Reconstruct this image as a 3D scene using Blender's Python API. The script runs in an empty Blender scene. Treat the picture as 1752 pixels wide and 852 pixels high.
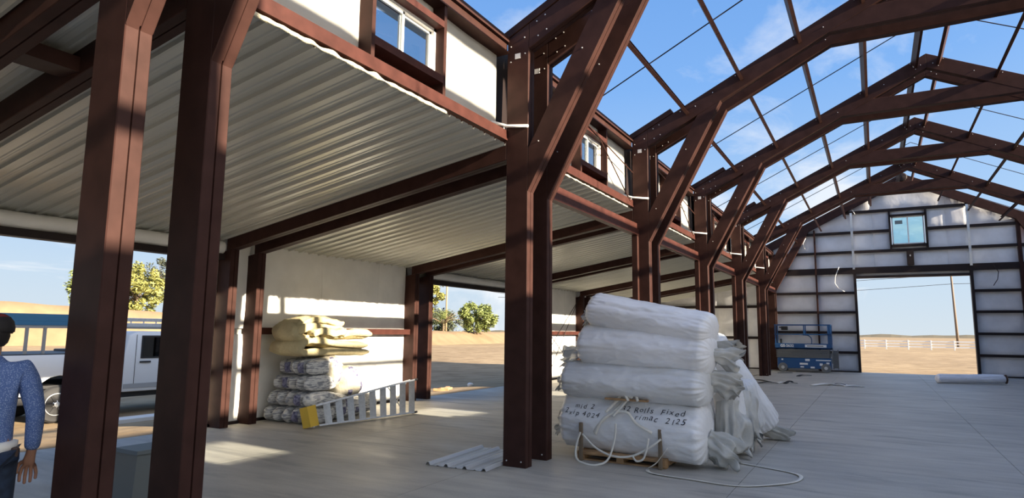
import bpy, bmesh, math, random
from mathutils import Vector, Matrix, noise
random.seed(7)
sc = bpy.context.scene
COL = sc.collection

# ------------------------------------------------------------------ camera
CAMP = Vector((3.7105, -6.9151, 1.62))
YAW, PITCH, ROLL, FPX = math.radians(29.59), math.radians(7.366), math.radians(0.61), 1089.3
cam = bpy.data.cameras.new('camera')
cam.sensor_width = 36.0
cam.lens = FPX * 36.0 / 1752.0
cam.clip_start, cam.clip_end = 0.05, 3000
camo = bpy.data.objects.new('camera', cam)
COL.objects.link(camo)
camo.matrix_world = (Matrix.Translation(CAMP) @ Matrix.Rotation(YAW, 4, 'Z')
                     @ Matrix.Rotation(math.pi / 2 + PITCH, 4, 'X') @ Matrix.Rotation(ROLL, 4, 'Z'))
sc.camera = camo

# ------------------------------------------------------------------ sky, sun, exposure
SUN_TO = Vector((1.0, -0.053, 0.325)).normalized()      # direction towards the sun
SUN_EL = math.asin(SUN_TO.z)
SUN_AZ = math.atan2(SUN_TO.x, SUN_TO.y)
sc.view_settings.view_transform = 'Standard'
sc.view_settings.look = 'None'
sc.view_settings.gamma = 1.0
sc.view_settings.use_curve_mapping = False
sc.view_settings.exposure = 0.06
SKY_STRENGTH = 1.0
SUN_STRENGTH = 18.0

world = bpy.data.worlds.new('sky')
sc.world = world
world.use_nodes = True
wn, wl = world.node_tree.nodes, world.node_tree.links
wn.clear()
wout = wn.new('ShaderNodeOutputWorld')
wbg = wn.new('ShaderNodeBackground')
wbg.inputs['Strength'].default_value = SKY_STRENGTH
# clear-sky gradient by elevation, with the whitish aureole round the low sun
tc = wn.new('ShaderNodeTexCoord')
sep = wn.new('ShaderNodeSeparateXYZ')
wl.new(tc.outputs['Generated'], sep.inputs[0])
skr = wn.new('ShaderNodeValToRGB')
els = skr.color_ramp.elements
els[0].position, els[0].color = 0.0, (0.66, 0.75, 0.82, 1)
els[1].position, els[1].color = 1.0, (0.085, 0.245, 0.64, 1)
for p_, c_ in ((0.07, (0.58, 0.72, 0.86, 1)), (0.18, (0.40, 0.61, 0.90, 1)), (0.36, (0.22, 0.45, 0.88, 1)), (0.62, (0.125, 0.32, 0.76, 1))):
    e_ = els.new(p_); e_.color = c_
wl.new(sep.outputs['Z'], skr.inputs[0])
nrmv = wn.new('ShaderNodeVectorMath'); nrmv.operation = 'NORMALIZE'; wl.new(tc.outputs['Generated'], nrmv.inputs[0])
dt = wn.new('ShaderNodeVectorMath'); dt.operation = 'DOT_PRODUCT'; dt.inputs[1].default_value = SUN_TO
wl.new(nrmv.outputs[0], dt.inputs[0])
dmx = wn.new('ShaderNodeMath'); dmx.operation = 'MAXIMUM'; dmx.inputs[1].default_value = 0.0; wl.new(dt.outputs['Value'], dmx.inputs[0])
def glow_term(power, gain):
    p_ = wn.new('ShaderNodeMath'); p_.operation = 'POWER'; p_.inputs[1].default_value = power; wl.new(dmx.outputs[0], p_.inputs[0])
    g_ = wn.new('ShaderNodeMath'); g_.operation = 'MULTIPLY'; g_.inputs[1].default_value = gain; wl.new(p_.outputs[0], g_.inputs[0])
    return g_
g1, g2 = glow_term(3.0, 1.3), glow_term(24.0, 2.6)
gs = wn.new('ShaderNodeMath'); gs.operation = 'ADD'; wl.new(g1.outputs[0], gs.inputs[0]); wl.new(g2.outputs[0], gs.inputs[1])
gc = wn.new('ShaderNodeVectorMath'); gc.operation = 'SCALE'; gc.inputs[0].default_value = (1.0, 0.93, 0.80); wl.new(gs.outputs[0], gc.inputs['Scale'])
ga = wn.new('ShaderNodeVectorMath'); ga.operation = 'ADD'; wl.new(skr.outputs[0], ga.inputs[0]); wl.new(gc.outputs[0], ga.inputs[1])
# wispy clouds: noise on the sky dome projected to a flat cloud layer
zc = wn.new('ShaderNodeMath'); zc.operation = 'MAXIMUM'; zc.inputs[1].default_value = 0.06
wl.new(sep.outputs['Z'], zc.inputs[0])
zadd = wn.new('ShaderNodeMath'); zadd.operation = 'ADD'; zadd.inputs[1].default_value = 0.10
wl.new(zc.outputs[0], zadd.inputs[0])
dv = wn.new('ShaderNodeVectorMath'); dv.operation = 'DIVIDE'
cmb = wn.new('ShaderNodeCombineXYZ')
for k in range(3):
    wl.new(zadd.outputs[0], cmb.inputs[k])
wl.new(tc.outputs['Generated'], dv.inputs[0]); wl.new(cmb.outputs[0], dv.inputs[1])
mp = wn.new('ShaderNodeMapping'); mp.inputs['Scale'].default_value = (1.35, 0.9, 1.0)
mp.inputs['Location'].default_value = (0.35, 1.10, 0.0)
mp.inputs['Rotation'].default_value = (0, 0, 0.5)
wl.new(dv.outputs[0], mp.inputs['Vector'])
n1 = wn.new('ShaderNodeTexNoise'); n1.inputs['Scale'].default_value = 1.5; n1.inputs['Detail'].default_value = 8
n1.inputs['Roughness'].default_value = 0.62; n1.inputs['Distortion'].default_value = 0.35
n2 = wn.new('ShaderNodeTexNoise'); n2.inputs['Scale'].default_value = 0.7; n2.inputs['Detail'].default_value = 2
wl.new(mp.outputs[0], n1.inputs['Vector']); wl.new(mp.outputs[0], n2.inputs['Vector'])
cm = wn.new('ShaderNodeMath'); cm.operation = 'MULTIPLY'
wl.new(n1.outputs[0], cm.inputs[0]); wl.new(n2.outputs[0], cm.inputs[1])
cr = wn.new('ShaderNodeValToRGB')
cr.color_ramp.elements[0].position = 0.27; cr.color_ramp.elements[0].color = (0, 0, 0, 1)
cr.color_ramp.elements[1].position = 0.43; cr.color_ramp.elements[1].color = (0.7, 0.7, 0.7, 1)
wl.new(cm.outputs[0], cr.inputs[0])
cmix = wn.new('ShaderNodeMix'); cmix.data_type = 'RGBA'
wl.new(cr.outputs[0], cmix.inputs['Factor'])
wl.new(ga.outputs[0], cmix.inputs[6])
cmix.inputs[7].default_value = (0.98, 0.99, 1.0, 1)
wl.new(cmix.outputs[2], wbg.inputs['Color'])
wl.new(wbg.outputs[0], wout.inputs[0])

sun = bpy.data.lights.new('sun', 'SUN')
sun.energy = SUN_STRENGTH
sun.angle = math.radians(0.55)
sun.color = (1.0, 0.86, 0.66)
suno = bpy.data.objects.new('sun', sun)
COL.objects.link(suno)
suno.location = (40, -3, 18)
suno.rotation_euler = SUN_TO.to_track_quat('Z', 'Y').to_euler()

# ------------------------------------------------------------------ dimensions (metres)
B, P, W, D = 4.976, 0.554, 0.164, 0.314      # bay, twin spacing, member width, member depth
XR = 5.07                                    # ridge
XM = 2 * XR                                  # right column line inner face
XL = -5.648                                  # outer column line inner face (left lean-to)
TW = P + W                                   # width of a twin frame
YG = 25.2                                    # gable wall plane
def FY(i): return (i - 2) * B
def ceil_z(x): return 4.03 + 0.163 * (x + 0.33)
def mx(x): return XM - x

# ------------------------------------------------------------------ helpers
class MB:
    def __init__(s): s.v, s.f, s.m = [], [], []
    def add(s, vs, fs, mi=0):
        o = len(s.v); s.v += [tuple(p) for p in vs]
        for q in fs: s.f.append(tuple(i + o for i in q)); s.m.append(mi)
        return s
    def box(s, x0, x1, y0, y1, z0, z1, mi=0):
        if x0 > x1: x0, x1 = x1, x0
        if y0 > y1: y0, y1 = y1, y0
        vs = [(x, y, z) for z in (z0, z1) for y in (y0, y1) for x in (x0, x1)]
        return s.add(vs, [(0,2,3,1),(4,5,7,6),(0,1,5,4),(2,6,7,3),(0,4,6,2),(1,3,7,5)], mi)
    def bbox(s, x0, x1, y0, y1, z0, z1, b=0.01, mi=0):
        # box with chamfered edges
        if x0 > x1: x0, x1 = x1, x0
        if y0 > y1: y0, y1 = y1, y0
        bm = bmesh.new(); bmesh.ops.create_cube(bm, size=1)
        for v in bm.verts:
            v.co = Vector((x0 + (v.co.x + .5) * (x1 - x0), y0 + (v.co.y + .5) * (y1 - y0), z0 + (v.co.z + .5) * (z1 - z0)))
        bmesh.ops.bevel(bm, geom=bm.edges[:], offset=b, segments=2, affect='EDGES', profile=0.5)
        bm.verts.index_update()
        s.add([v.co for v in bm.verts], [[v.index for v in q.verts] for q in bm.faces], mi); bm.free()
        return s
    def beam(s, a, b, w, h, up=(0, 0, 1), mi=0):
        # rectangular bar from a to b
        a, b = Vector(a), Vector(b); d = (b - a).normalized(); u = Vector(up)
        sd = d.cross(u)
        if sd.length < 1e-5: sd = d.cross(Vector((1, 0, 0)))
        sd.normalize(); u = sd.cross(d).normalized()
        vs = []
        for p in (a, b):
            for i, j in ((-1, -1), (1, -1), (1, 1), (-1, 1)):
                vs.append(p + sd * (w / 2 * i) + u * (h / 2 * j))
        return s.add(vs, [(3,2,1,0),(4,5,6,7),(0,1,5,4),(1,2,6,5),(2,3,7,6),(3,0,4,7)], mi)
    def prism(s, poly, y0, y1, groove=True, bev=0.006, mi=0):
        # polygon in the XZ plane, extruded along Y, with chamfers and a seam groove round the middle
        n = len(poly)
        ar = sum(poly[i][0] * poly[(i + 1) % n][1] - poly[(i + 1) % n][0] * poly[i][1] for i in range(n))
        if ar < 0: poly = poly[::-1]
        def inset(t):
            out = []
            for i in range(n):
                p0, p1, p2 = (Vector(poly[(i + k) % n]) for k in (-1, 0, 1))
                d1, d2 = (p1 - p0).normalized(), (p2 - p1).normalized()
                n1_, n2_ = Vector((-d1.y, d1.x)), Vector((-d2.y, d2.x))
                m_ = (n1_ + n2_); m_ /= max(0.25, 1 + n1_.dot(n2_))
                out.append(p1 + m_ * t)
            return out
        mid, L = (y0 + y1) / 2, []
        L += [(y0, bev), (y0 + bev, 0)]
        if groove: L += [(mid - .006, 0), (mid - .004, .014), (mid + .004, .014), (mid + .006, 0)]
        L += [(y1 - bev, 0), (y1, bev)]
        o = len(s.v)
        for y, t in L:
            for q in inset(t): s.v.append((q.x, y, q.y))
        for k in range(len(L) - 1):
            for i in range(n):
                j = (i + 1) % n
                s.f.append((o + k * n + j, o + k * n + i, o + (k + 1) * n + i, o + (k + 1) * n + j)); s.m.append(mi)
        s.f.append(tuple(o + i for i in range(n))); s.m.append(mi)
        s.f.append(tuple(o + (len(L) - 1) * n + i for i in range(n - 1, -1, -1))); s.m.append(mi)
        return s
    def tube(s, pts, r, n=8, mi=0, caps=True):
        pts = [Vector(p) for p in pts]; rs = r if isinstance(r, (list, tuple)) else [r] * len(pts)
        o = len(s.v); prev = None
        for k, p in enumerate(pts):
            t = (pts[min(k + 1, len(pts) - 1)] - pts[max(k - 1, 0)]).normalized()
            if prev is None:
                a = t.cross(Vector((0, 0, 1)))
                if a.length < 1e-3: a = t.cross(Vector((1, 0, 0)))
            else: a = prev - t * prev.dot(t)
            a.normalize(); prev = a; b = t.cross(a)
            for i in range(n):
                an = 2 * math.pi * i / n
                s.v.append(tuple(p + (a * math.cos(an) + b * math.sin(an)) * rs[k]))
        for k in range(len(pts) - 1):
            for i in range(n):
                j = (i + 1) % n
                s.f.append((o + k * n + i, o + k * n + j, o + (k + 1) * n + j, o + (k + 1) * n + i)); s.m.append(mi)
        if caps:
            s.f.append(tuple(o + i for i in range(n - 1, -1, -1))); s.m.append(mi)
            s.f.append(tuple(o + (len(pts) - 1) * n + i for i in range(n))); s.m.append(mi)
        return s
    def lathe(s, prof, c, axis='Y', n=24, mi=0):
        # profile of (radius, offset along axis)
        o = len(s.v); c = Vector(c)
        for r, t in prof:
            for i in range(n):
                a = 2 * math.pi * i / n; u, v = r * math.cos(a), r * math.sin(a)
                q = {'Y': (u, t, v), 'X': (t, u, v), 'Z': (u, v, t)}[axis]
                s.v.append(tuple(c + Vector(q)))
        for k in range(len(prof) - 1):
            for i in range(n):
                j = (i + 1) % n
                s.f.append((o + k * n + i, o + k * n + j, o + (k + 1) * n + j, o + (k + 1) * n + i)); s.m.append(mi)
        s.f.append(tuple(o + i for i in range(n))); s.m.append(mi)
        s.f.append(tuple(o + (len(prof) - 1) * n + i for i in range(n))); s.m.append(mi)
        return s
    def grid(s, fn, nu, nv, wrapu=False, mi=0, mif=None):
        o = len(s.v); cu = nu if wrapu else nu + 1
        for j in range(nv + 1):
            for i in range(cu): s.v.append(tuple(fn(i / nu, j / nv)))
        for j in range(nv):
            for i in range(nu):
                i2 = (i + 1) % cu
                s.f.append((o + j * cu + i, o + j * cu + i2, o + (j + 1) * cu + i2, o + (j + 1) * cu + i))
                s.m.append(mif(i / nu, j / nv) if mif else mi)
        return s
    def ribbon(s, pts, w, t=0.004, up=(0, 0, 1), mi=0):
        # flat strap along a polyline
        pts = [Vector(p) for p in pts]; o = len(s.v); ups = up if isinstance(up, list) else [up] * len(pts)
        for k, p in enumerate(pts):
            d = (pts[min(k + 1, len(pts) - 1)] - pts[max(k - 1, 0)]).normalized()
            u = Vector(ups[k]); sd = d.cross(u)
            if sd.length < 1e-4: sd = d.cross(Vector((.3, 1, .2)))
            sd.normalize(); nn = sd.cross(d).normalized()
            for a, b in ((-1, -1), (1, -1), (1, 1), (-1, 1)):
                s.v.append(tuple(p + sd * (w / 2 * a) + nn * (t / 2 * b)))
        for k in range(len(pts) - 1):
            for i in range(4):
                j = (i + 1) % 4
                s.f.append((o + k*4 + i, o + k*4 + j, o + (k+1)*4 + j, o + (k+1)*4 + i)); s.m.append(mi)
        s.f.append((o + 3, o + 2, o + 1, o)); s.m.append(mi)
        e = o + (len(pts) - 1) * 4
        s.f.append((e, e + 1, e + 2, e + 3)); s.m.append(mi)
        return s
    def mesh(s, name, mats):
        me = bpy.data.meshes.new(name); me.from_pydata(s.v, [], s.f)
        for m_ in (mats if isinstance(mats, (list, tuple)) else [mats]): me.materials.append(m_)
        if any(s.m): me.polygons.foreach_set('material_index', s.m)
        me.update()
        return me
    def build(s, name, mats, parent=None, smooth=False):
        me = s.mesh(name, mats)
        bm = bmesh.new(); bm.from_mesh(me)
        bmesh.ops.recalc_face_normals(bm, faces=bm.faces); bm.to_mesh(me); bm.free()
        return link(name, me, parent, smooth)

def link(name, me, parent=None, smooth=False):
    if smooth:
        me.polygons.foreach_set('use_smooth', [True] * len(me.polygons))
    o = bpy.data.objects.new(name, me); COL.objects.link(o)
    if parent: o.parent = parent
    return o
def tag(o, label=None, cat=None, group=None, kind=None):
    if label: o['label'] = label
    if cat: o['category'] = cat
    if group: o['group'] = group
    if kind: o['kind'] = kind
    return o
def empty(name, label=None, cat=None, group=None, kind=None, loc=(0, 0, 0), rz=0.0):
    o = bpy.data.objects.new(name, None); COL.objects.link(o)
    o.empty_display_size = 0.2; o.location = loc; o.rotation_euler = (0, 0, rz)
    return tag(o, label, cat, group, kind)
def copy_tree(o, parent=None):
    c = o.copy(); COL.objects.link(c); c.parent = parent
    for ch in list(o.children): copy_tree(ch, c)
    return c
def shade(o, ang=35):
    me = o.data
    me.polygons.foreach_set('use_smooth', [True] * len(me.polygons))
    bm = bmesh.new(); bm.from_mesh(me)
    for e in bm.edges:
        if len(e.link_faces) == 2 and e.calc_face_angle() > math.radians(ang): e.smooth = False
    bm.to_mesh(me); bm.free()
    return o
def N(x, y, z): return noise.noise(Vector((x, y, z)))

# ------------------------------------------------------------------ materials
def mat(name, col, rough=0.6, metal=0.0, var=0.0, vscale=3.0, col2=None, bump=0.0, bscale=20.0, stretch=(1, 1, 1), spec=0.5, detail=4, tint=None):
    m_ = bpy.data.materials.new(name); m_.use_nodes = True
    nt = m_.node_tree; b = nt.nodes['Principled BSDF']
    b.inputs['Base Color'].default_value = (*col, 1); b.inputs['Roughness'].default_value = rough
    b.inputs['Metallic'].default_value = metal; b.inputs['Specular IOR Level'].default_value = spec
    if tint: b.inputs['Specular Tint'].default_value = (*tint, 1)
    if var or bump or col2:
        t = nt.nodes.new('ShaderNodeTexCoord'); mpn = nt.nodes.new('ShaderNodeMapping')
        mpn.inputs['Scale'].default_value = stretch; nt.links.new(t.outputs['Object'], mpn.inputs['Vector'])
    if var or col2:
        n = nt.nodes.new('ShaderNodeTexNoise'); n.inputs['Scale'].default_value = vscale; n.inputs['Detail'].default_value = detail
        nt.links.new(mpn.outputs[0], n.inputs['Vector'])
        r = nt.nodes.new('ShaderNodeValToRGB')
        a = tuple(min(1, c * (1 - var)) for c in col); c2 = col2 or tuple(min(1, c * (1 + var)) for c in col)
        r.color_ramp.elements[0].position = 0.32; r.color_ramp.elements[0].color = (*a, 1)
        r.color_ramp.elements[1].position = 0.68; r.color_ramp.elements[1].color = (*c2, 1)
        nt.links.new(n.outputs[0], r.inputs[0]); nt.links.new(r.outputs[0], b.inputs['Base Color'])
    if bump:
        n = nt.nodes.new('ShaderNodeTexNoise'); n.inputs['Scale'].default_value = bscale; n.inputs['Detail'].default_value = 5
        nt.links.new(mpn.outputs[0], n.inputs['Vector'])
        bp = nt.nodes.new('ShaderNodeBump'); bp.inputs['Strength'].default_value = bump; bp.inputs['Distance'].default_value = 0.02
        nt.links.new(n.outputs[0], bp.inputs['Height']); nt.links.new(bp.outputs[0], b.inputs['Normal'])
    return m_
STEEL = mat('brown_painted_steel', (0.046, 0.0212, 0.0172), 0.5, 0, var=0.18, vscale=5, bump=0.02, bscale=40, spec=0.10)
RUST = mat('red_iron_primer', (0.062, 0.022, 0.017), 0.5, 0, var=0.2, vscale=6, spec=0.15)
DKSTEEL = mat('dark_steel', (0.022, 0.014, 0.013), 0.55, spec=0.25)
GALV = mat('galvanised_steel', (0.62, 0.64, 0.66), 0.35, 0.7, var=0.12, vscale=30)
BOLT = mat('zinc_bolt', (0.75, 0.74, 0.72), 0.35, 0.4)
STICK = mat('white_sticker', (0.85, 0.83, 0.8), 0.6)
PANEL = mat('light_grey_ribbed_panel', (0.55, 0.55, 0.50), 0.32, 0.25, var=0.08, vscale=1.2, stretch=(0.3, 2, 1))
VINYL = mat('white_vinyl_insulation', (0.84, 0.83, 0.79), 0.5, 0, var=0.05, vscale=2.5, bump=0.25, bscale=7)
VINYLC = mat('darkened_clerestory_vinyl', (0.48, 0.465, 0.425), 0.6, 0, var=0.05, vscale=2.5, bump=0.25, bscale=7)  # same white vinyl, colour darkened to hold down its sunlit bounce
VINYLG = mat('grey_white_insulation_facing', (0.80, 0.80, 0.82), 0.5, 0, var=0.10, vscale=1.6, bump=0.3, bscale=5)
PVC = mat('white_pvc', (0.85, 0.84, 0.80), 0.4)
FOAM = mat('cream_spray_foam', (0.72, 0.66, 0.48), 0.9, 0, bump=0.6, bscale=60)
BLACK = mat('black_rubber', (0.02, 0.02, 0.021), 0.7)
WOOD = mat('pallet_wood', (0.42, 0.25, 0.12), 0.8, 0, var=0.3, vscale=8, stretch=(1, 6, 6))
STRAP = mat('cream_strap', (0.78, 0.75, 0.66), 0.6)
ROCK = mat('white_paint', (0.80, 0.82, 0.84), 0.35)

def concrete():
    m_ = mat('broom_finished_concrete', (0.47, 0.46, 0.43), 0.55)
    nt = m_.node_tree; b = nt.nodes['Principled BSDF']; L = nt.links.new
    t = nt.nodes.new('ShaderNodeTexCoord')
    def nz(scale, st, det=5, rot=0.0):
        mp_ = nt.nodes.new('ShaderNodeMapping'); mp_.inputs['Scale'].default_value = st; mp_.inputs['Rotation'].default_value = (0, 0, rot)
        L(t.outputs['Object'], mp_.inputs['Vector'])
        n = nt.nodes.new('ShaderNodeTexNoise'); n.inputs['Scale'].default_value = scale; n.inputs['Detail'].default_value = det
        n.inputs['Roughness'].default_value = 0.6
        L(mp_.outputs[0], n.inputs['Vector']); return n
    def ramp(n, p0, c0, p1, c1):
        r = nt.nodes.new('ShaderNodeValToRGB'); e = r.color_ramp.elements
        e[0].position, e[0].color, e[1].position, e[1].color = p0, (*c0, 1), p1, (*c1, 1)
        L(n.outputs[0], r.inputs[0]); return r
    def mul(a, b_):
        x = nt.nodes.new('ShaderNodeMix'); x.data_type = 'RGBA'; x.blend_type = 'MULTIPLY'; x.inputs['Factor'].default_value = 1
        L(a.outputs[0] if a.type != 'MIX' else a.outputs[2], x.inputs[6]); L(b_.outputs[0], x.inputs[7]); return x
    base = ramp(nz(0.45, (1, 1, 1)), 0.3, (0.41, 0.387, 0.342), 0.7, (0.54, 0.507, 0.443))
    streak = ramp(nz(2.2, (0.35, 2.2, 1), 6, 0.15), 0.35, (0.84, 0.84, 0.85), 0.6, (1.04, 1.04, 1.03))
    smear = ramp(nz(1.1, (0.6, 2.6, 1), 7, -0.2), 0.55, (1, 1, 1), 0.72, (0.62, 0.63, 0.65))
    grit = ramp(nz(60, (1, 1, 1), 3), 0.3, (0.93, 0.93, 0.93), 0.7, (1.05, 1.05, 1.05))
    x = mul(mul(mul(base, streak), smear), grit)
    L(x.outputs[2], b.inputs['Base Color'])
    rr = ramp(nz(1.3, (0.5, 1.5, 1)), 0.3, (0.42,) * 3, 0.7, (0.68,) * 3); L(rr.outputs[0], b.inputs['Roughness'])
    bp = nt.nodes.new('ShaderNodeBump'); bp.inputs['Strength'].default_value = 0.12; bp.inputs['Distance'].default_value = 0.01
    L(nz(35, (1, 1, 1), 4).outputs[0], bp.inputs['Height']); L(bp.outputs[0], b.inputs['Normal'])
    return m_
CONC = concrete()
def dirt():
    m_ = mat('dry_tan_dirt', (0.5, 0.38, 0.24), 0.95)
    nt = m_.node_tree; b = nt.nodes['Principled BSDF']; L = nt.links.new
    t = nt.nodes.new('ShaderNodeTexCoord')
    def nz(scale, st=(1, 1, 1), det=6):
        mp_ = nt.nodes.new('ShaderNodeMapping'); mp_.inputs['Scale'].default_value = st
        L(t.outputs['Object'], mp_.inputs['Vector'])
        n = nt.nodes.new('ShaderNodeTexNoise'); n.inputs['Scale'].default_value = scale; n.inputs['Detail'].default_value = det
        L(mp_.outputs[0], n.inputs['Vector']); return n
    r1 = nt.nodes.new('ShaderNodeValToRGB'); e = r1.color_ramp.elements
    e[0].position, e[0].color, e[1].position, e[1].color = 0.3, (0.26, 0.178, 0.094, 1), 0.7, (0.39, 0.28, 0.155, 1)
    L(nz(0.08).outputs[0], r1.inputs[0])
    r2 = nt.nodes.new('ShaderNodeValToRGB'); e = r2.color_ramp.elements
    e[0].position, e[0].color, e[1].position, e[1].color = 0.35, (0.72, 0.68, 0.6, 1), 0.6, (1.05, 1.05, 1.05, 1)
    L(nz(0.9).outputs[0], r2.inputs[0])
    x = nt.nodes.new('ShaderNodeMix'); x.data_type = 'RGBA'; x.blend_type = 'MULTIPLY'; x.inputs['Factor'].default_value = 1
    L(r1.outputs[0], x.inputs[6]); L(r2.outputs[0], x.inputs[7]); L(x.outputs[2], b.inputs['Base Color'])
    bp = nt.nodes.new('ShaderNodeBump'); bp.inputs['Strength'].default_value = 0.5; bp.inputs['Distance'].default_value = 0.08
    L(nz(2.5).outputs[0], bp.inputs['Height']); L(bp.outputs[0], b.inputs['Normal'])
    return m_
DIRT = dirt()
def glass(name, tint=(0.92, 0.95, 0.96), fac=0.35):
    m_ = bpy.data.materials.new(name); m_.use_nodes = True; nt = m_.node_tree; nt.nodes.clear()
    o = nt.nodes.new('ShaderNodeOutputMaterial'); t = nt.nodes.new('ShaderNodeBsdfTransparent'); g = nt.nodes.new('ShaderNodeBsdfGlossy')
    t.inputs[0].default_value = (*tint, 1); g.inputs['Roughness'].default_value = 0.02
    mxn = nt.nodes.new('ShaderNodeMixShader'); lw = nt.nodes.new('ShaderNodeLayerWeight'); lw.inputs['Blend'].default_value = 0.35
    pw = nt.nodes.new('ShaderNodeMath'); pw.operation = 'MULTIPLY_ADD'; pw.inputs[1].default_value = 0.45; pw.inputs[2].default_value = 0.04
    nt.links.new(lw.outputs['Facing'], pw.inputs[0]); nt.links.new(pw.outputs[0], mxn.inputs[0]); nt.links.new(t.outputs[0], mxn.inputs[1]); nt.links.new(g.outputs[0], mxn.inputs[2])
    nt.links.new(mxn.outputs[0], o.inputs[0]); return m_
GLASS = glass('window_glass')
TGLASS = glass('tinted_truck_glass', (0.10, 0.12, 0.13))
def plastic(name, col, alpha=0.75):
    m_ = mat(name, col, 0.35, 0, var=0.12, vscale=6, bump=0.5, bscale=14)
    nt = m_.node_tree; b = nt.nodes['Principled BSDF']
    b.inputs['Alpha'].default_value = alpha
    b.inputs['Subsurface Weight'].default_value = 0.0
    return m_
FILM = plastic('grey_clear_film', (0.66, 0.65, 0.60), 0.78)
ROLLW = mat('white_wrapped_insulation', (0.90, 0.905, 0.91), 0.34, 0, var=0.05, vscale=3, bump=0.9, bscale=7, stretch=(0.5, 1, 1))
ROLLG = mat('film_wrapped_insulation', (0.78, 0.79, 0.79), 0.30, 0, var=0.08, vscale=3, bump=1.0, bscale=7, stretch=(0.5, 1, 1))

# ================================================================== THE SETTING
def sstep(t): t = max(0, min(1, t)); return t * t * (3 - 2 * t)
def ground_z(x, y):
    dx = max(-6.05 - x, x - 16.2, 0); dy = max(-20.6 - y, y - 25.4, 0)
    d = math.hypot(dx, dy)
    if d == 0: return -0.28
    amp = 0.30 if x < -6 else 0.10
    return -0.05 - amp * sstep(d / 5.0) + 0.03 * N(x * .25, y * .25, 0) * sstep(d / 3)
def spaced(c, a):
    s_ = [0.0]; st = 0.35
    while s_[-1] < 900: s_.append(s_[-1] + st); st *= 1.085
    return s_
def axis(lo, hi):
    inner = [lo + (hi - lo) * k / 40 for k in range(41)]
    out = spaced(0, 0)[1:]
    return [lo - t for t in out[::-1]] + inner + [hi + t for t in out]
gx, gy = axis(-6.06, 16.2), axis(-20.6, 25.42)
gm = MB(); nx_ = len(gx)
for y in gy:
    for x in gx: gm.v.append((x, y, ground_z(x, y)))
for j in range(len(gy) - 1):
    for i in range(nx_ - 1):
        gm.f.append((j * nx_ + i, j * nx_ + i + 1, (j + 1) * nx_ + i + 1, (j + 1) * nx_ + i)); gm.m.append(0)
tag(gm.build('ground', DIRT, smooth=True), 'dry tan dirt yard and field round the building', 'ground', kind='structure')

# low earth bank beyond the yard
BL = [(-84, -20, 4.6), (-80, 10, 4.5), (-75, 24, 4.2), (-69, 36, 3.5), (-58, 52, 2.1), (-52, 66, 1.55), (-53.5, 91, 1.5), (-58, 140, 1.5)]
def bank_at(t):
    k = min(int(t * (len(BL) - 1)), len(BL) - 2); q = t * (len(BL) - 1) - k
    return [BL[k][c] * (1 - q) + BL[k + 1][c] * q for c in range(3)]
def bank_fn(u, v):
    x, y, h = bank_at(u)
    off = [4.0, 2.6, 1.2, 0.0, -1.6, -8, -60][int(round(v * 6))]
    hh = [0.0, 0.38, 0.8, 1.0, 1.0, 0.95, 0.0][int(round(v * 6))]
    return (x + off, y + off * .1, -0.45 + (h + 0.45) * hh + 0.12 * N(x * .3 + off, y * .3, 2) * hh)
tag(MB().grid(bank_fn, 90, 6).build('earth_bank', mat('pale_bank_soil', (0.23, 0.155, 0.085), 0.95, var=0.15, vscale=0.5), smooth=True),
    'long low tan earth bank beyond the yard', 'bank', kind='structure')
# dark line of far vegetation on the horizon
def far_fn(u, v):
    x = -420 + 900 * u
    return (x, 620 + 4 * v, -0.5 + v * (2.6 + 1.2 * N(x * .05, 0, 0)))
tag(MB().grid(far_fn, 120, 1).build('treeline', mat('far_scrub', (0.16, 0.14, 0.10), 1)), 'thin dark line of far scrub along the field horizon', 'treeline', kind='structure')

# slab with saw-cut joints
floor = tag(MB().box(-6.0, 16.14, -20.5, 25.36, -0.3, -0.014).build('floor', CONC), 'grey concrete slab floor with saw-cut joints', 'floor', kind='structure')
xs = [-6.0, -3.29, -0.48, 2.33, 5.14, 7.95, 10.76, 13.57, 16.14]
ys = [-20.5, -14.57, -9.59, -4.62, 0.36, 5.34, 10.3, 15.3, 20.3, 25.36]
for a, b in zip(xs, xs[1:]):
    for c, d in zip(ys, ys[1:]):
        MB().box(a + .003, b - .003, c + .003, d - .003, -0.05, 0.0).build('slab_panel', CONC, floor)

# ------------------------------------------------------------------ nave steel frames
def top_z(x): return 5.60 + 0.491 * x
RB = 0.34
def flip(poly): return [(mx(a), b) for a, b in poly]
COLP = [(-D, 0), (0, 0), (0, top_z(0)), (-D, top_z(-D))]
KNEE = [(0, 3.37), (0, 3.93), (0.98, top_z(.98) - RB + .004), (1.42, top_z(1.42) - RB + .004)]
RAFT = [(0.002, top_z(0) - RB), (0.002, top_z(0)), (XR, top_z(XR)), (XR, top_z(XR) - RB)]
CB, CT = 6.87, 7.20
def on_raft(z): return (z - 5.60 + RB) / 0.491
COLLAR = [(on_raft(CB) + .0, CB), (mx(on_raft(CB)), CB), (mx(on_raft(CT)), CT), (on_raft(CT), CT)]
CAP = [(-0.37, top_z(-.37) + .006), (-0.37, top_z(-.37) + .12), (0.47, top_z(.47) + .12), (0.52, top_z(.52) + .006)]
ORD = {1: 'sixth', 2: 'fifth', 3: 'fourth', 4: 'third', 5: 'second', 6: 'first', 0: 'seventh', -1: 'eighth', -2: 'ninth'}
BAYN = {6: 'first', 5: 'second', 4: 'third', 3: 'fourth', 2: 'fifth', 1: 'sixth', 0: 'seventh', -1: 'eighth', -2: 'ninth'}
I0 = -2
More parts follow.
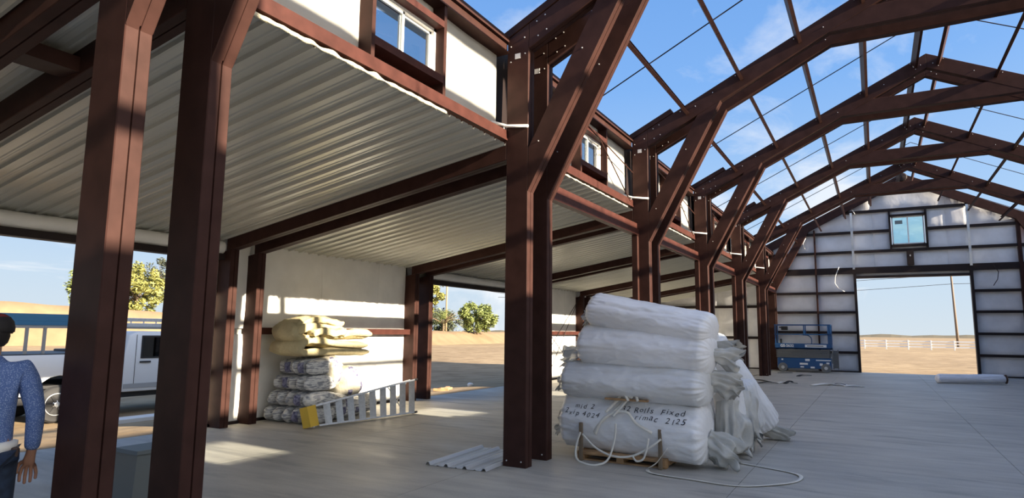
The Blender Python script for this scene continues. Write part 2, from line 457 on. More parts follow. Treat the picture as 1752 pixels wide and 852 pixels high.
def meshes_for_frame():
    out = []
    for y in (0, P):
        for fl in (0, 1):
            g = flip if fl else (lambda q: q)
            out += [('column', MB().prism(g(COLP), y, y + W)), ('knee_brace', MB().prism(g(KNEE), y, y + W)), ('rafter', MB().prism(g(RAFT), y, y + W))]
        out.append(('collar_tie', MB().prism(COLLAR, y + .002, y + W - .002)))
    for fl in (0, 1):
        g = flip if fl else (lambda q: q)
        out.append(('eave_cap', MB().prism(g(CAP), -0.012, TW + .012, groove=False)))
    # bolts at heel, knee, apex and base
    bm_ = MB()
    for y in (0, P):
        for fl in (0, 1):
            f_ = mx if fl else (lambda q: q)
            spots = [(-.26, .07), (-.06, .07), (-.26, 5.33), (-.06, 5.42), (-.26, 5.12), (-.05, 5.20), (.12, 5.60), (.24, 5.66), (.14, 5.40), (.26, 5.46),
                     (.66, 5.86), (.95, 5.92), (1.28, 6.13), (1.70, 6.38), (2.72, 6.87), (3.2, 6.98), (3.7, 7.36), (4.2, 7.5), (4.75, 7.90), (4.95, 7.83), (4.85, 7.75), (.15, 4.0), (.75, 5.1)]
            for a, b in spots: bm_.lathe([(.001, -.010), (.009, -.008), (.009, 0)], (f_(a), y, b), 'Y', 6)
    out.append(('bolts', bm_))
    for y in (0, P): out.append(('label_sticker', MB().box(-.20, -.12, y - .004, y, 5.15, 5.22)))
    out.append(('label_sticker', MB().box(4.80, 4.89, -.004, 0, 7.80, 7.89)))
    return out
FRM = [(n, b.mesh(n, {'bolts': BOLT, 'label_sticker': STICK}.get(n, STEEL))) for n, b in meshes_for_frame()]
for n, me in FRM:
    bm = bmesh.new(); bm.from_mesh(me); bmesh.ops.recalc_face_normals(bm, faces=bm.faces); bm.to_mesh(me); bm.free()
def steel_frame(i):
    lab = ('brown twin steel gable frame, %s in from the wall with the big doorway' % ORD[i])
    t = empty('steel_frame', lab, 'steel frame', 'brown twin steel frames of the main hall', loc=(0, FY(i), 0))
    for n, me in FRM:
        o = link(n, me, t)
        if n == 'bolts': o['kind'] = 'stuff'
    return t
FRAMES = {i: steel_frame(i) for i in range(I0, 7)}

# ------------------------------------------------------------------ lean-to frames (left) : outer posts and sloping beams
def lean_poly():
    a, b = -D, XL - .02
    return [(a, ceil_z(a) - .22), (a, ceil_z(a) + .09), (b - .1, ceil_z(b - .1) + .09), (b - .1, ceil_z(b - .1) - .22)]
OUTC = [(XL - D, 0), (XL, 0), (XL, ceil_z(XL) - .218), (XL - D, ceil_z(XL - D) - .218)]
LFR = []
for y in (0, P):
    LFR += [('lean_to_rafter', MB().prism(lean_poly(), y, y + W)), ('post', MB().prism(OUTC, y, y + W))]
LFR.append(('bridging_plate', MB().box(-1.92, -1.66, W, P, 3.62, 3.74)))
LFR = [(n, b.mesh(n, STEEL)) for n, b in LFR]
for n, me in LFR:
    bm = bmesh.new(); bm.from_mesh(me); bmesh.ops.recalc_face_normals(bm, faces=bm.faces); bm.to_mesh(me); bm.free()
for i in range(I0, 7):
    lab = ('brown twin lean-to posts and sloping beams, %s in from the doorway wall' % ORD[i])
    t = empty('lean_to_frame', lab, 'steel frame', 'lean-to frames under the ribbed ceiling', loc=(0, FY(i), 0))
    for n, me in LFR:
        if n == 'bridging_plate' and i != 1: continue
        link(n, me, t)

# ------------------------------------------------------------------ roof purlins and sag rods
PX = [0.70, 1.71, 2.72, 3.73, 4.76]
sl = Vector((1, 0, .491)).normalized(); nl = Vector((-.491, 0, 1)).normalized()
def purlin(x, i, right):
    y0, y1 = FY(i) + P + W, FY(i + 1)
    if i == 6: y1 = YG - .2
    m_ = MB(); c = Vector((x, 0, top_z(x))) - nl * .10
    h = .17
    pr = [(-.006, h/2), (.055, h/2), (.055, h/2-.010), (.006, h/2-.010), (.006, -h/2+.010), (.055, -h/2+.010), (.055, -h/2), (-.006, -h/2)]
    n = len(pr); vs = []
    for y in (y0, y1):
        for a, b in pr:
            q = c + sl * a + nl * b
            vs.append((mx(q.x) if right else q.x, y, q.z))
    fs = [(k, (k + 1) % n, n + (k + 1) % n, n + k) for k in range(n)]
    fs += [(0,1,2,3),(0,3,4,7),(4,5,6,7)]; fs += [tuple(n + q for q in f) for f in fs[-3:]]
    m_.add(vs, fs)
    o = m_.build('purlin', STEEL)
    return tag(o, 'brown purlin, %s from ridge on the %s slope, %s bay from doorway wall' %
               (['fifth', 'fourth', 'third', 'second', 'first'][PX.index(x)], 'far' if right else 'clerestory', BAYN[i]),
               'purlin', 'brown roof purlins')
for i in range(I0, 7):
    for x in PX:
        for r in (0, 1): purlin(x, i, r)
for i in range(I0, 7):
    y = FY(i) + TW + (B - TW) / 2 - .17
    for r in (0, 1):
        pts = [(mx(x) if r else x, y, top_z(x) - .06) for x in (-.30, XR)]
        tag(MB().tube(pts, .010, 6).build('sag_rod', DKSTEEL), 'thin dark sag rod up the %s roof slope, %s bay from the doorway wall' %
            ('far' if r else 'clerestory-side', BAYN[i]), 'rod', 'roof sag rods')

# ------------------------------------------------------------------ ribbed lean-to ceilings
def rib_panel_mesh(xa, xb, zf, wid=B / 5, ribs=4):
    prof = []; pt = wid / ribs
    for k in range(ribs):
        y = k * pt
        prof += [(y, 0), (y + pt * .36, 0), (y + pt * .42, -.007), (y + pt*.50, -.007), (y + pt*.56, 0), (y + pt * .78, 0), (y + pt * .83, -.034), (y + pt * .93, -.034), (y + pt * .98, 0)]
    prof.append((wid, 0))
    m_ = MB()
    for x in (xa, xb):
        for y, z in prof: m_.v.append((x, y, zf(x) + z))
    n = len(prof)
    for k in range(n - 1):
        m_.f.append((k, k + 1, n + k + 1, n + k)); m_.m.append(0)
    return m_.mesh('ceiling_panel', PANEL)
cpm = rib_panel_mesh(-.32, -6.02, ceil_z)
cpr = rib_panel_mesh(mx(-.32), mx(-6.02), lambda x: ceil_z(mx(x)))
for side in (0, 1):
    f_ = mx if side else (lambda q: q)
    vs = []
    for x in (-.5, -6.35):
        for dz in (.20, .26):
            for y in (FY(I0) - .6, YG + .15): vs.append((f_(x), y, ceil_z(x) + dz))
    dk = MB().add(vs, [(0,1,3,2),(4,6,7,5),(0,4,5,1),(2,3,7,6),(0,2,6,4),(1,5,7,3)])
    c = tag(dk.build('ceiling', PANEL), ['sloping lean-to roof with pale ribbed metal ceiling beside the clerestory', 'sloping lean-to roof on the sunny side of the hall'][side], 'ceiling', kind='structure')
    for i in range(I0, 7):
        for k in range(5):
            o = link('ceiling_panel', cpr if side else cpm, c); o.location = (0, FY(i) + k * B / 5, 0)
    MB().box(f_(-6.02), f_(-6.30), FY(I0) - .6, YG + .15, ceil_z(-6.1) - .1, ceil_z(-6.1) + .22).build('eave_fascia', DKSTEEL, c)

# ------------------------------------------------------------------ clerestory walls
def pillow(m_, fx, y0, y1, z0, z1, depth, seed, nu=12, nv=10, sag=.02):
    # sheet in a plane of constant x, slightly bulging and creased
    def fn(u, v):
        y, z = y0 + (y1 - y0) * u, z0 + (z1 - z0) * v
        b = min(1, 6 * min(u, 1 - u)) ** .5 * min(1, 6 * min(v, 1 - v)) ** .5
        return (fx + depth * b + sag * N(y * 2.2, z * 1.1, seed) + .4 * sag * N(y * 9, z * 1.5, seed + 5), y, z)
    return m_.grid(fn, nu, nv)
win_n = [0]; CLER = {}
def slider_window(name, cx, y0, y1, z0, z1, side):
    # white two-pane slider in the plane x = cx
    t = empty(name, kind='structure', loc=(0, 0, 0))
    e = .035; fr = MB()
    fr.box(cx - .04, cx + .04, y0, y0 + e, z0, z1).box(cx - .04, cx + .04, y1 - e, y1, z0, z1)
    fr.box(cx - .04, cx + .04, y0, y1, z0, z0 + e).box(cx - .04, cx + .04, y0, y1, z1 - e, z1)
    fr.build('window_frame', PVC, t)
    ym = (y0 + y1) / 2
    sg = 1 if side == 0 else -1
    for a, b, off in ((y0 + e, ym + .02, .015), (ym - .02, y1 - e, -.015)):
        q = MB(); s_ = .03; x = cx + off * sg
        q.box(x - .012, x + .012, a, a + s_, z0 + e, z1 - e).box(x - .012, x + .012, b - s_, b, z0 + e, z1 - e)
        q.box(x - .012, x + .012, a, b, z0 + e, z0 + e + s_).box(x - .012, x + .012, a, b, z1 - e - s_, z1 - e)
        so = q.build('sash', PVC, t)
        MB().box(x - .002, x + .002, a + s_, b - s_, z0 + e + s_, z1 - e - s_).build('pane', GLASS, so)
    return t
def clerestory(i, side):
    f_ = mx if side else (lambda q: q)
    y0, y1 = FY(i) + TW, FY(i + 1)
    if i == 6: y1 = YG - .1
    bay = BAYN[i]
    t = empty('wall_right' if side else 'wall_left', '%s clerestory wall of white insulation and brown framing, %s bay from the doorway wall' % ('sunny side' if side else 'lit upper', bay),
              'wall', kind='structure')
    sm = MB(); sm.box(f_(-.52), f_(-.30), y0 - .02, y1 + .02, 4.07, 4.20)
    sm.build('sill_beam', RUST, t)
    e = MB(); e.box(f_(-.52), f_(-.33), y0 - .02, y1 + .02, 5.25, 5.47).box(f_(-.33), f_(-.29), y0 - .02, y1 + .02, 5.40, 5.47).box(f_(-.33), f_(-.29), y0 - .02, y1 + .02, 5.25, 5.27)
    e.build('eave_beam', STEEL, t)
    yc = FY(i + 1) - 1.985
    s0, s1 = yc - .605, yc + .605
    for a in (s0, s1 - .05):
        q = MB(); q.box(f_(-.50), f_(-.33), a, a + .02, 4.20, 5.25).box(f_(-.33), f_(-.305), a, a + .05, 4.20, 5.25).box(f_(-.50), f_(-.485), a, a + .05, 4.2, 5.25)
        q.build('stud', STEEL, t)
    MB().box(f_(-.50), f_(-.305), s0 + .05, s1 - .05, 4.335, 4.42).build('window_sill_beam', RUST, t)
    MB().box(f_(-.50), f_(-.305), s0 + .05, s1 - .05, 4.985, 5.06).build('window_header', RUST, t)
    MB().box(f_(-.505), f_(-.49), s0 + .05, s1 - .05, 4.2, 4.335).build('sill_gap_shade', DKSTEEL, t)  # dark strip standing in for the shade in the gap below the sill
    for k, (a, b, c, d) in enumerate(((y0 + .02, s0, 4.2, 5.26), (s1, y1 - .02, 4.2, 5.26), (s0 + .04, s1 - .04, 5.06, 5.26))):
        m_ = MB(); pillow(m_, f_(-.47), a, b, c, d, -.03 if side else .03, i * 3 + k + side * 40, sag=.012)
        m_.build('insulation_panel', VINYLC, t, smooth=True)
    MB().box(f_(-.56), f_(-.53), y0 - TW, s0 + .05, 4.0, 5.47).box(f_(-.56), f_(-.53), s1 - .05, y1, 4.0, 5.47).box(f_(-.56), f_(-.53), s0 + .05, s1 - .05, 4.0, 4.42).box(f_(-.56), f_(-.53), s0 + .05, s1 - .05, 4.985, 5.47).build('cladding', DKSTEEL, t)
    win_n[0] += 1
    wnd = slider_window('window_%d' % win_n[0], f_(-.46), s0 + .05, s1 - .05, 4.42, 4.985, side)
    tag(wnd, 'white sliding window in the %s clerestory wall, %s bay from the doorway wall' % ('sunny side' if side else 'lit upper', bay), 'window')
    return t
for i in range(I0, 7):
    for side in (0, 1): CLER[i, side] = clerestory(i, side)
for side in (0, 1):
    f_ = mx if side else (lambda q: q)
    tag(MB().box(f_(-.56), f_(-1.22), FY(I0), YG, 5.40, 5.46).build('trim_%d' % (1 + side), PANEL), ['grey eave overhang outside the clerestory windows', 'grey eave overhang on the sunny side'][side], 'overhang', kind='structure')
# cream foam bead along the edge of the ribbed ceiling
for i, (a, b) in enumerate(((-4.2, -1.3), (.95, 4.7), (5.9, 9.6))):
    pts, rs = [], []
    n = int((b - a) / .035)
    for k in range(n):
        y = a + (b - a) * k / n
        pts.append((-.325 + .012 * N(y * 6, 0, i), y, 4.028 + .012 * N(y * 9, 3, i))); rs.append(max(.006, (.020 + .022 * N(y * 7, 7, i)) * (1 if i == 0 else .6)))
    tag(MB().tube(pts, rs, 7).build('foam_bead', FOAM, smooth=True), 'ragged cream foam bead along the ceiling edge in the %s bay from the doorway wall' % ['sixth', 'fifth', 'fourth'][i], 'foam', 'foam beads')

# framed openings between the hall posts: header channel and jambs
for i in range(2, 7):
    y0, y1 = FY(i) + TW, FY(i + 1)
    if i == 6: y1 = YG - .25
    t = empty('framed_opening', 'brown header channel with jambs between hall posts, %s bay from the doorway wall' % ['', '', 'fifth', 'fourth', 'third', 'second', 'first'][i], 'header', 'headers between hall posts')
    h = MB(); h.box(-.314, -.235, y0, y1, 3.62, 3.74).box(-.314, -.20, y0, y1, 3.50, 3.62)
    h.build('header', RUST, t)
    for a, b in ((y0, y0 + .09), (y1 - .09, y1)):
        MB().bbox(-.318, -.205, a, b, 0, 3.50, .006).build('jamb', STEEL, t)

# white straps tied round the posts at the sill
for i in range(1, 7):
    y = FY(i)
    m_ = MB(); m_.tube([(-.62, y - .28, 4.34), (-.34, y - .035, 4.27), (-.30, y - .022, 4.255), (0.01, y - .022, 4.21)], .021, 8)
    m_.tube([(-.335, y - .03, 4.27), (-.335, y - .03, 4.10)], .012, 6)
    o = m_.build('white_strap', PVC, FRAMES[i], smooth=True); o.matrix_parent_inverse = Matrix.Translation((0, -FY(i), 0)); o['label'] = 'white strap'

# thin cross rods in the clerestory bay next to the wrapped rolls
for i in (2, 3, 4, 5):
    for k, (a, b) in enumerate((((-.30, FY(i + 1) - 1.9, 5.05), (-.30, FY(i + 1) - .2, 4.15)), ((-.29, FY(i) + 1.6, 5.2), (-.29, FY(i + 1) - .05, 4.75)))):
        MB().tube([a, b], .012, 6).build('brace_rod', STEEL, CLER[i, 0])

# ------------------------------------------------------------------ outer wall of the lean-to
WALLB = {2: True, 4: True, 5: True, 6: True}
for i in range(I0, 7):
    y0, y1 = FY(i), FY(i + 1)
    if i == 6: y1 = YG - .05
    bay = BAYN[i]
    if i in WALLB:
        t = empty('wall_outer', 'white insulated lean-to wall with one brown girt, %s bay from the doorway wall' % bay, 'wall', kind='structure')
        sy = [y0 + .02, y0 + .72, y0 + 2.36, y0 + 4.04, y1]
        for k, (a, b) in enumerate(zip(sy, sy[1:])):
            for (c, d) in ((.05, 1.52), (1.62, ceil_z(-5.95) + .02)):
                m_ = MB(); pillow(m_, -5.945, a, b, c, d, .025, i * 7 + k, sag=.010)
                m_.build('insulation_panel', VINYL, t, smooth=True)
        MB().box(-5.97, -5.76, y0 + TW, y1, 1.52, 1.64).build('girt', RUST, t)
        MB().box(-5.97, -5.90, y0, y1, 0, .05).build('base_angle', DKSTEEL, t)
        MB().box(-6.04, -5.98, y0 - .1, y1 + .1, -.05, ceil_z(-6) + .15).build('cladding', PANEL, t)
    else:
        t = empty('trim_%d' % (12 + i), 'dark eave header with white insulation roll over the open side, %s bay from the doorway wall' % bay, 'eave header', kind='structure')
        MB().box(-5.98, -5.80, y0 + TW, y1, 2.765, 2.87).build('header', DKSTEEL, t)
        rl = MB()
        def rf(u, v, y0=y0, y1=y1):
            a = 2 * math.pi * u; y = y0 + TW + (y1 - y0 - TW) * v
            r = .115 + .012 * N(y * 1.5, a, 3)
            return (-5.90 + r * math.cos(a), y, 2.98 + r * .98 * math.sin(a))
        rl.grid(rf, 16, 30, wrapu=True); rl.build('insulation_roll', VINYL, t, smooth=True)
        MB().box(-6.02, -5.98, y0, y1, 2.77, 3.25).build('cladding', PANEL, t)
# steel cross rods on the outer wall of the fourth bay
for k, (a, b) in enumerate((((-5.72, 14.8, 2.95), (-5.72, 12.2, .2)), ((-5.74, 14.8, 2.85), (-5.74, 12.5, 1.2)), ((-5.70, 12.3, 1.5), (-5.70, 14.6, .1)))):
    tag(MB().tube([a, b], .012, 6).build('wall_brace_rod', DKSTEEL), 'dark brace rod %s on the lean-to wall behind the wrapped rolls' % ['running corner to corner', 'close beside the long one', 'falling the other way'][k], 'rod', 'lean-to wall brace rods')

# right lean-to outer wall (the sunny side), open in the two front bays
for i in range(2, 7):
    y0, y1 = FY(i), FY(i + 1)
    tag(MB().box(mx(-6.04), mx(-5.95), y0, y1 if i < 6 else YG, 0, 3.2).build('wall_far', VINYLG), 'white insulated outer wall of the sunny lean-to, %s bay from the doorway wall' % ['', '', 'fifth', 'fourth', 'third', 'second', 'first'][i], 'wall', kind='structure')

# ------------------------------------------------------------------ gable wall with the big doorway
gw = empty('wall_back', 'gable end wall of grey-white insulation with dark girts, window and big doorway', 'wall', kind='structure')
def glow(x): return 5.655 + .5 * (x if x < XR else XM - x)
def gtop(x): return 6.05 + .5 * (x if x < XR else XM - x)
GZ = [0.85, 1.72, 2.61, 3.47, 4.45, 5.28, 6.16, 7.06]
def cell(x0, x1, z0, z1, seed):
    if z0 > max(glow(x0), glow(x1), glow(min(max(XR, x0), x1))) + .1: return
    def fn(u, v):
        x, z = x0 + (x1 - x0) * u, z0 + (z1 - z0) * v
        z = min(z, glow(x) + .15)
        b = min(1, 5 * min(u, 1 - u)) ** .5 * min(1, 5 * min(v, 1 - v)) ** .5
        return (x, YG - .02 - .045 * b + .018 * N(x * 2.1, z * 1.2, seed) + .010 * N(x * 9, z * 1.6, seed), z)
    MB().grid(fn, 10, 8).build('insulation_panel', VINYLG, gw, smooth=True)
zb = [0.03] + GZ + [8.3]
for k, (z0, z1) in enumerate(zip(zb, zb[1:])):
    if z1 <= 4.5: xb_ = [(-.32, 1.5), (1.5, 3.03), (7.29, 8.92), (8.92, 10.46)]
    elif z1 < 5.4: xb_ = [(-.32, 1.5), (1.5, 3.03), (3.03, 3.85), (3.85, 5.1), (5.1, 6.54), (6.54, 7.29), (7.29, 8.92), (8.92, 10.46)]
    elif z1 < 7.2: xb_ = [(-.32, 1.5), (1.5, 3.03), (3.03, 3.85), (3.85, 4.52), (5.82, 6.54), (6.54, 7.29), (7.29, 8.92), (8.92, 10.46)]
    else: xb_ = [(3.0, 3.85), (3.85, 6.54), (6.54, 7.29)]
    for q, (a, b) in enumerate(xb_): cell(a, b, z0, z1, k * 11 + q)
cell(4.52, 5.82, 6.78, 7.06, 200); cell(4.52, 5.82, 5.28, 5.50, 201); cell(3.03, 7.29, 4.2, 4.45, 202)
for z in GZ:
    lo = max(-.32, (z - 5.655) / .5) if z > 5.5 else -.32
    hh = .27 if z == 4.45 else .105
    segs = [(lo, 3.0), (7.32, mx(lo))] if z < 4.2 else [(lo, mx(lo))]
    if z == 6.16: segs = [(lo, 4.50), (5.84, mx(lo))]
    for a, b in segs: MB().box(a, b, YG - .20, YG - .04, z - hh / 2, z + hh / 2).build('girt', DKSTEEL, gw)
for x, z1, w_ in ((1.5, 6.35, .06), (8.92, 6.4, .12)): MB().box(x - w_ / 2, x + w_ / 2, YG - .24, YG - .03, 0, z1).build('gable_post', STEEL, gw)
for x in (3.045, 7.275): MB().box(x - .05, x + .05, YG - .24, YG + .06, 0, 4.33).build('door_jamb', DKSTEEL, gw)
MB().box(3.0, 7.32, YG - .22, YG + .06, 4.10, 4.20).build('door_lintel', DKSTEEL, gw)
for x, z0, z1 in ((3.03, 4.5, 7.02), (7.28, 4.5, 7.05)):
    MB().box(x - .045, x + .045, YG - .30, YG - .245, z0, z1).build('galvanised_track', GALV, gw)
for x in (4.50, 5.84): MB().box(x - .035, x + .035, YG - .22, YG - .04, 5.28, 7.0).build('window_stud', DKSTEEL, gw)
MB().box(4.5, 5.84, YG - .22, YG - .04, 6.76, 6.84).box(4.5, 5.84, YG - .22, YG - .04, 5.42, 5.52).build('window_trimmer', DKSTEEL, gw)
bk = MB().box(5.06, 5.31, YG - .26, YG - .05, 4.62, 5.22).build('bracket_plate', DKSTEEL, gw)
MB().box(5.16, 5.20, YG - .27, YG - .26, 4.98, 5.05).build('bracket_bolt', BOLT, bk)
MB().box(-.3, 3.0, YG - .16, YG - .02, 0, .05).box(7.32, 10.4, YG - .16, YG - .02, 0, .05).build('base_angle', DKSTEEL, gw)
# cladding outside
cl = MB()
def strip(x0, x1, z0, z1a, z1b): cl.add([(x0, YG + .02, z0), (x1, YG + .02, z0), (x1, YG + .02, z1b), (x0, YG + .02, z1a), (x0, YG + .06, z0), (x1, YG + .06, z0), (x1, YG + .06, z1b), (x0, YG + .06, z1a)], [(0,1,2,3),(7,6,5,4),(0,4,5,1),(1,5,6,2),(2,6,7,3),(3,7,4,0)])
strip(-.5, 3.05, 0, gtop(-.5), gtop(3.05)); strip(3.05, 4.55, 4.15, gtop(3.05), gtop(4.55)); strip(4.55, 5.07, 6.75, gtop(4.55), gtop(5.07)); strip(5.07, 5.8, 6.75, gtop(5.07), gtop(5.8))
strip(4.55, 5.8, 4.15, 5.5, 5.5); strip(5.8, 7.27, 4.15, gtop(5.8), gtop(7.27)); strip(7.27, 10.64, 0, gtop(7.27), gtop(10.64))
cl.build('cladding', PANEL, gw)
ef = empty('end_frame', 'brown steel end frame against the gable wall, behind the blue lift', 'steel frame')
for fl in (0, 1):
    g = flip if fl else (lambda q: q)
    MB().prism(g([(-.57, 0), (-.26, 0), (-.26, 5.5), (-.57, 5.5)]), YG - .36, YG - .20).build('column', STEEL, ef)
    MB().prism(g([(-.26, 3.5), (-.26, 4.25), (.85, glow(.85) + .01), (1.30, glow(1.30) + .01)]), YG - .36, YG - .20).build('knee_brace', STEEL, ef)
    MB().prism(g([(-.57, glow(-.57)), (-.57, gtop(-.57)), (XR, gtop(XR)), (XR, glow(XR))]), YG - .36, YG - .20).build('rafter', STEEL, ef)
MB().lathe([(.02, 0), (.16, .02), (.20, .08), (.16, .12), (.02, .14)], (XR, YG - .45, gtop(XR) - .16), 'Y', 14).build('ridge_roll', DKSTEEL, ef)
# gable window
gwn = empty('window_20', 'white framed sliding window with a sticker high in the gable wall', 'window', kind='structure')
x0, x1, z0, z1 = 4.57, 5.77, 5.53, 6.75; y = YG - .08; e = .05
fr = MB(); fr.box(x0, x0 + e, y - .04, y + .04, z0, z1).box(x1 - e, x1, y - .04, y + .04, z0, z1).box(x0, x1, y - .04, y + .04, z0, z0 + e).box(x0, x1, y - .04, y + .04, z1 - e, z1)
fr.box((x0 + x1) / 2 - .025, (x0 + x1) / 2 + .025, y - .03, y + .03, z0, z1); fr.build('window_frame', PVC, gwn)
GL2 = glass('pale_gable_glass', (0.72, 0.88, 0.90))
for a, b in ((x0 + e, (x0 + x1) / 2 - .025), ((x0 + x1) / 2 + .025, x1 - e)):
    MB().box(a, b, y - .004, y + .004, z0 + e, z1 - e).build('pane', GL2, gwn)
MB().box(4.70, 4.98, y - .010, y - .005, 6.42, 6.58).build('sticker', mat('grey_sticker', (.22, .27, .27), .6), gwn)
# lean-to end wall
lw = empty('wall_end', 'white insulated end wall of the lean-to with dark girts', 'wall', kind='structure')
xx = [-5.95, -4.4, -2.9, -1.5, -.57]
for k, (a, b) in enumerate(zip(xx, xx[1:])):
    for c, d in ((.05, 1.38), (1.5, 2.85), (2.96, 4.2)):
        def fn(u, v, a=a, b=b, c=c, d=d, k=k):
            x, z = a + (b - a) * u, min(c + (d - c) * v, ceil_z(a + (b - a) * u))
            q = min(1, 5 * min(u, 1 - u)) ** .5
            return (x, YG - .02 - .03 * q + .012 * N(x * 2, z, k), z)
        MB().grid(fn, 8, 8).build('insulation_panel', VINYLG, lw, smooth=True)
for z in (1.44, 2.90): MB().box(-5.95, -.57, YG - .18, YG - .04, z - .06, z + .06).build('girt', DKSTEEL, lw)
MB().box(-5.95, -.57, YG - .18, YG - .04, 0, .05).build('base_angle', DKSTEEL, lw)
MB().box(-6.0, -.5, YG + .02, YG + .06, 0, 4.2).build('cladding', PANEL, lw)
lw2 = tag(MB().box(mx(-.5), mx(-6.0), YG - .02, YG + .06, 0, 3.2).build('wall_end_far', VINYLG), 'white insulated end wall of the sunny lean-to', 'wall', kind='structure')
# loose white cables on the gable wall
for k, (pts, lab) in enumerate((
        ([(2.45, 4.62), (2.28, 4.2), (2.25, 3.9), (2.40, 3.65), (2.62, 3.52)], 'white cable curling below the thick girt left of the doorway'),
        ([(3.05, 7.65), (2.95, 7.35), (3.1, 7.15), (3.2, 6.95)], 'white cable end hanging from the gable rafter by the galvanised track'),
        ([(1.15, 6.0), (1.02, 5.75), (1.1, 5.5)], 'short white cable hanging beside the gable knee brace'),
        ([(6.95, 7.7), (7.05, 7.45), (7.02, 7.2)], 'white cable hanging from the gable rafter right of the window'),
        ([(8.0, 4.5), (8.15, 4.2), (8.1, 3.9), (7.95, 3.65)], 'dark thin cable hooked below the thick girt right of the doorway'))):
    tag(MB().tube([(a, YG - .28, b) for a, b in pts], .014, 6).build('cable', PVC if k < 4 else DKSTEEL, smooth=True), lab, 'cable', 'loose cables on the gable wall')

# ================================================================== OBJECTS
# ------------------------------------------------------------------ wrapped insulation rolls on a pallet
def roll_builder(p0, p1, ry, rz, seed, ridge=1.0, sag=0.0, lump=.05, nu=110, nv=110):
    p0, p1 = Vector(p0), Vector(p1); ax = p1 - p0; Ln = ax.length; d = ax.normalized()
    up = Vector((0, 0, 1)); sd = up.cross(d)
    if sd.length < 1e-3: sd = Vector((0, 1, 0))
    sd.normalize(); u2 = d.cross(sd).normalized()
    ec = min(.13, Ln * .2)
    def fn(u, v):
        # v runs over both rounded ends
        t = v * (Ln + 2 * ec) - ec
        if v < .12: q = v / .12; t = ec * (1 - math.cos(q * math.pi / 2)) ; rad = .06 + .94 * math.sin(q * math.pi / 2) ** .55
        elif v > .88: q = (1 - v) / .12; t = Ln - ec * (1 - math.cos(q * math.pi / 2)); rad = .06 + .94 * math.sin(q * math.pi / 2) ** .55
        else: t = ec + (Ln - 2 * ec) * (v - .12) / .76; rad = 1.0
        a = 2 * math.pi * u
        e_ = min(t, Ln - t)
        g = math.exp(-max(0, e_) / .16)
        rad *= 1 + ridge * g * (.045 * math.sin(15 * a + 5 * N(a, t, seed)) + .035 * math.sin(29 * a + seed + 4 * N(a * 2, t * 3, seed)))
        rad *= 1 + lump * N(math.cos(a) * 1.2 + seed, math.sin(a) * 1.2, t * 1.6) + .022 * N(math.cos(a) * 3.5, math.sin(a) * 3.5 + seed, t * 7) \
            - .055 * abs(N(math.cos(a) * 2.2 + seed, math.sin(a) * 2.2, t * 2.6)) ** .6 * .6 + .035 * (1 - min(1, 5 * abs(N(a * 1.6 + seed, t * 3.2 + .8 * a, seed)))) * .6 + .012 * (1 - min(1, 4 * abs(N(a * 4, t * 6 - a, seed + 7))))
        # slight crease running along the roll
        rad *= 1 - .05 * math.exp(-((a - 2.6 - .4 * N(t, seed, 0)) / .12) ** 2)
        y_, z_ = math.cos(a) * ry * rad, math.sin(a) * rz * rad
        z_ = max(z_, -rz * .90) if z_ < 0 else z_
        return p0 + d * t + sd * y_ + u2 * z_ + Vector((0, 0, -sag * math.sin(math.pi * max(0, min(1, t / Ln)))))
    m_ = MB(); m_.grid(fn, nu, nv, wrapu=True)
    n = nu
    m_.f.append(tuple(range(n))); m_.m.append(0)
    m_.f.append(tuple(range(nv * n, nv * n + n))); m_.m.append(0)
    return m_
def tuft(base, dirv, ln, wd, seed, thick=.38, neck=.22):
    base, d = Vector(base), Vector(dirv).normalized()
    sd = d.cross(Vector((0, 0, 1))); sd = sd.normalized() if sd.length > .1 else Vector((1, 0, 0)); u2 = sd.cross(d)
    sd, u2 = sd * .75 + u2 * .66, u2 * .75 - sd * .66
    NU, NV = 60, 22
    def fn(u, v):
        a = 2 * math.pi * u; ca, sa = math.cos(a), math.sin(a)
        w_ = wd * (neck + (1 - neck) * v ** .8)
        fold = .30 * N(ca * 2.6 + seed, sa * 2.6, v * 1.6) + .20 * N(ca * 6, sa * 6 + seed, v * 2.5) + .13 * math.sin(11 * a + seed + 3 * v)
        r = w_ * (1 + fold * (.4 + v))
        l_ = ln * v * (1 + .45 * v * N(ca * 1.8 + 4, sa * 1.8, seed) + .15 * v * N(ca * 5, sa * 5, seed + 3))
        bend = .14 * ln * v * v * N(seed, 1, v)
        q = base + d * l_ + sd * (r * ca + bend) + u2 * (r * thick * sa * (1 + .8 * N(v * 3, ca * 2, seed + 9))) + Vector((0, 0, -.14 * ln * v * v))
        return (q.x, q.y, max(q.z, .012 + .01 * abs(ca)))
    m_ = MB().grid(fn, NU, NV, wrapu=True)
    o = NV * NU
    m_.v.append(tuple(sum((Vector(m_.v[o + i]) for i in range(NU)), Vector()) / NU - d * ln * .28)); c = len(m_.v) - 1
    for i in range(NU): m_.f.append((o + i, o + (i + 1) % NU, c)); m_.m.append(0)
    return m_
GRP = 'wrapped insulation rolls in the heap'
def wrapped_roll(lab, mt, args, tufts=(), **kw):
    t = empty('insulation_roll', lab, 'insulation roll', GRP)
    t['_'] = 0; del t['_']
    b = roll_builder(*args, **kw).build('roll', mt, t, smooth=True)
    for k, tf in enumerate(tufts):
        tuft(*tf).build('bag_end', FILM, t, smooth=True)
    return t, b
_, ROLL1 = wrapped_roll('white wrapped roll with black handwriting lying on the wooden pallet', ROLLW, ((-.02, 1.25, .47), (1.90, 1.16, .40), .37, .375, 3),
             [((1.84, 1.20, .34), (.75, .22, -.42), .34, .22, 5, .75, .75), ((.02, 1.25, .42), (-1, .1, -.15), .16, .17, 8)], sag=0.0, lump=.07)
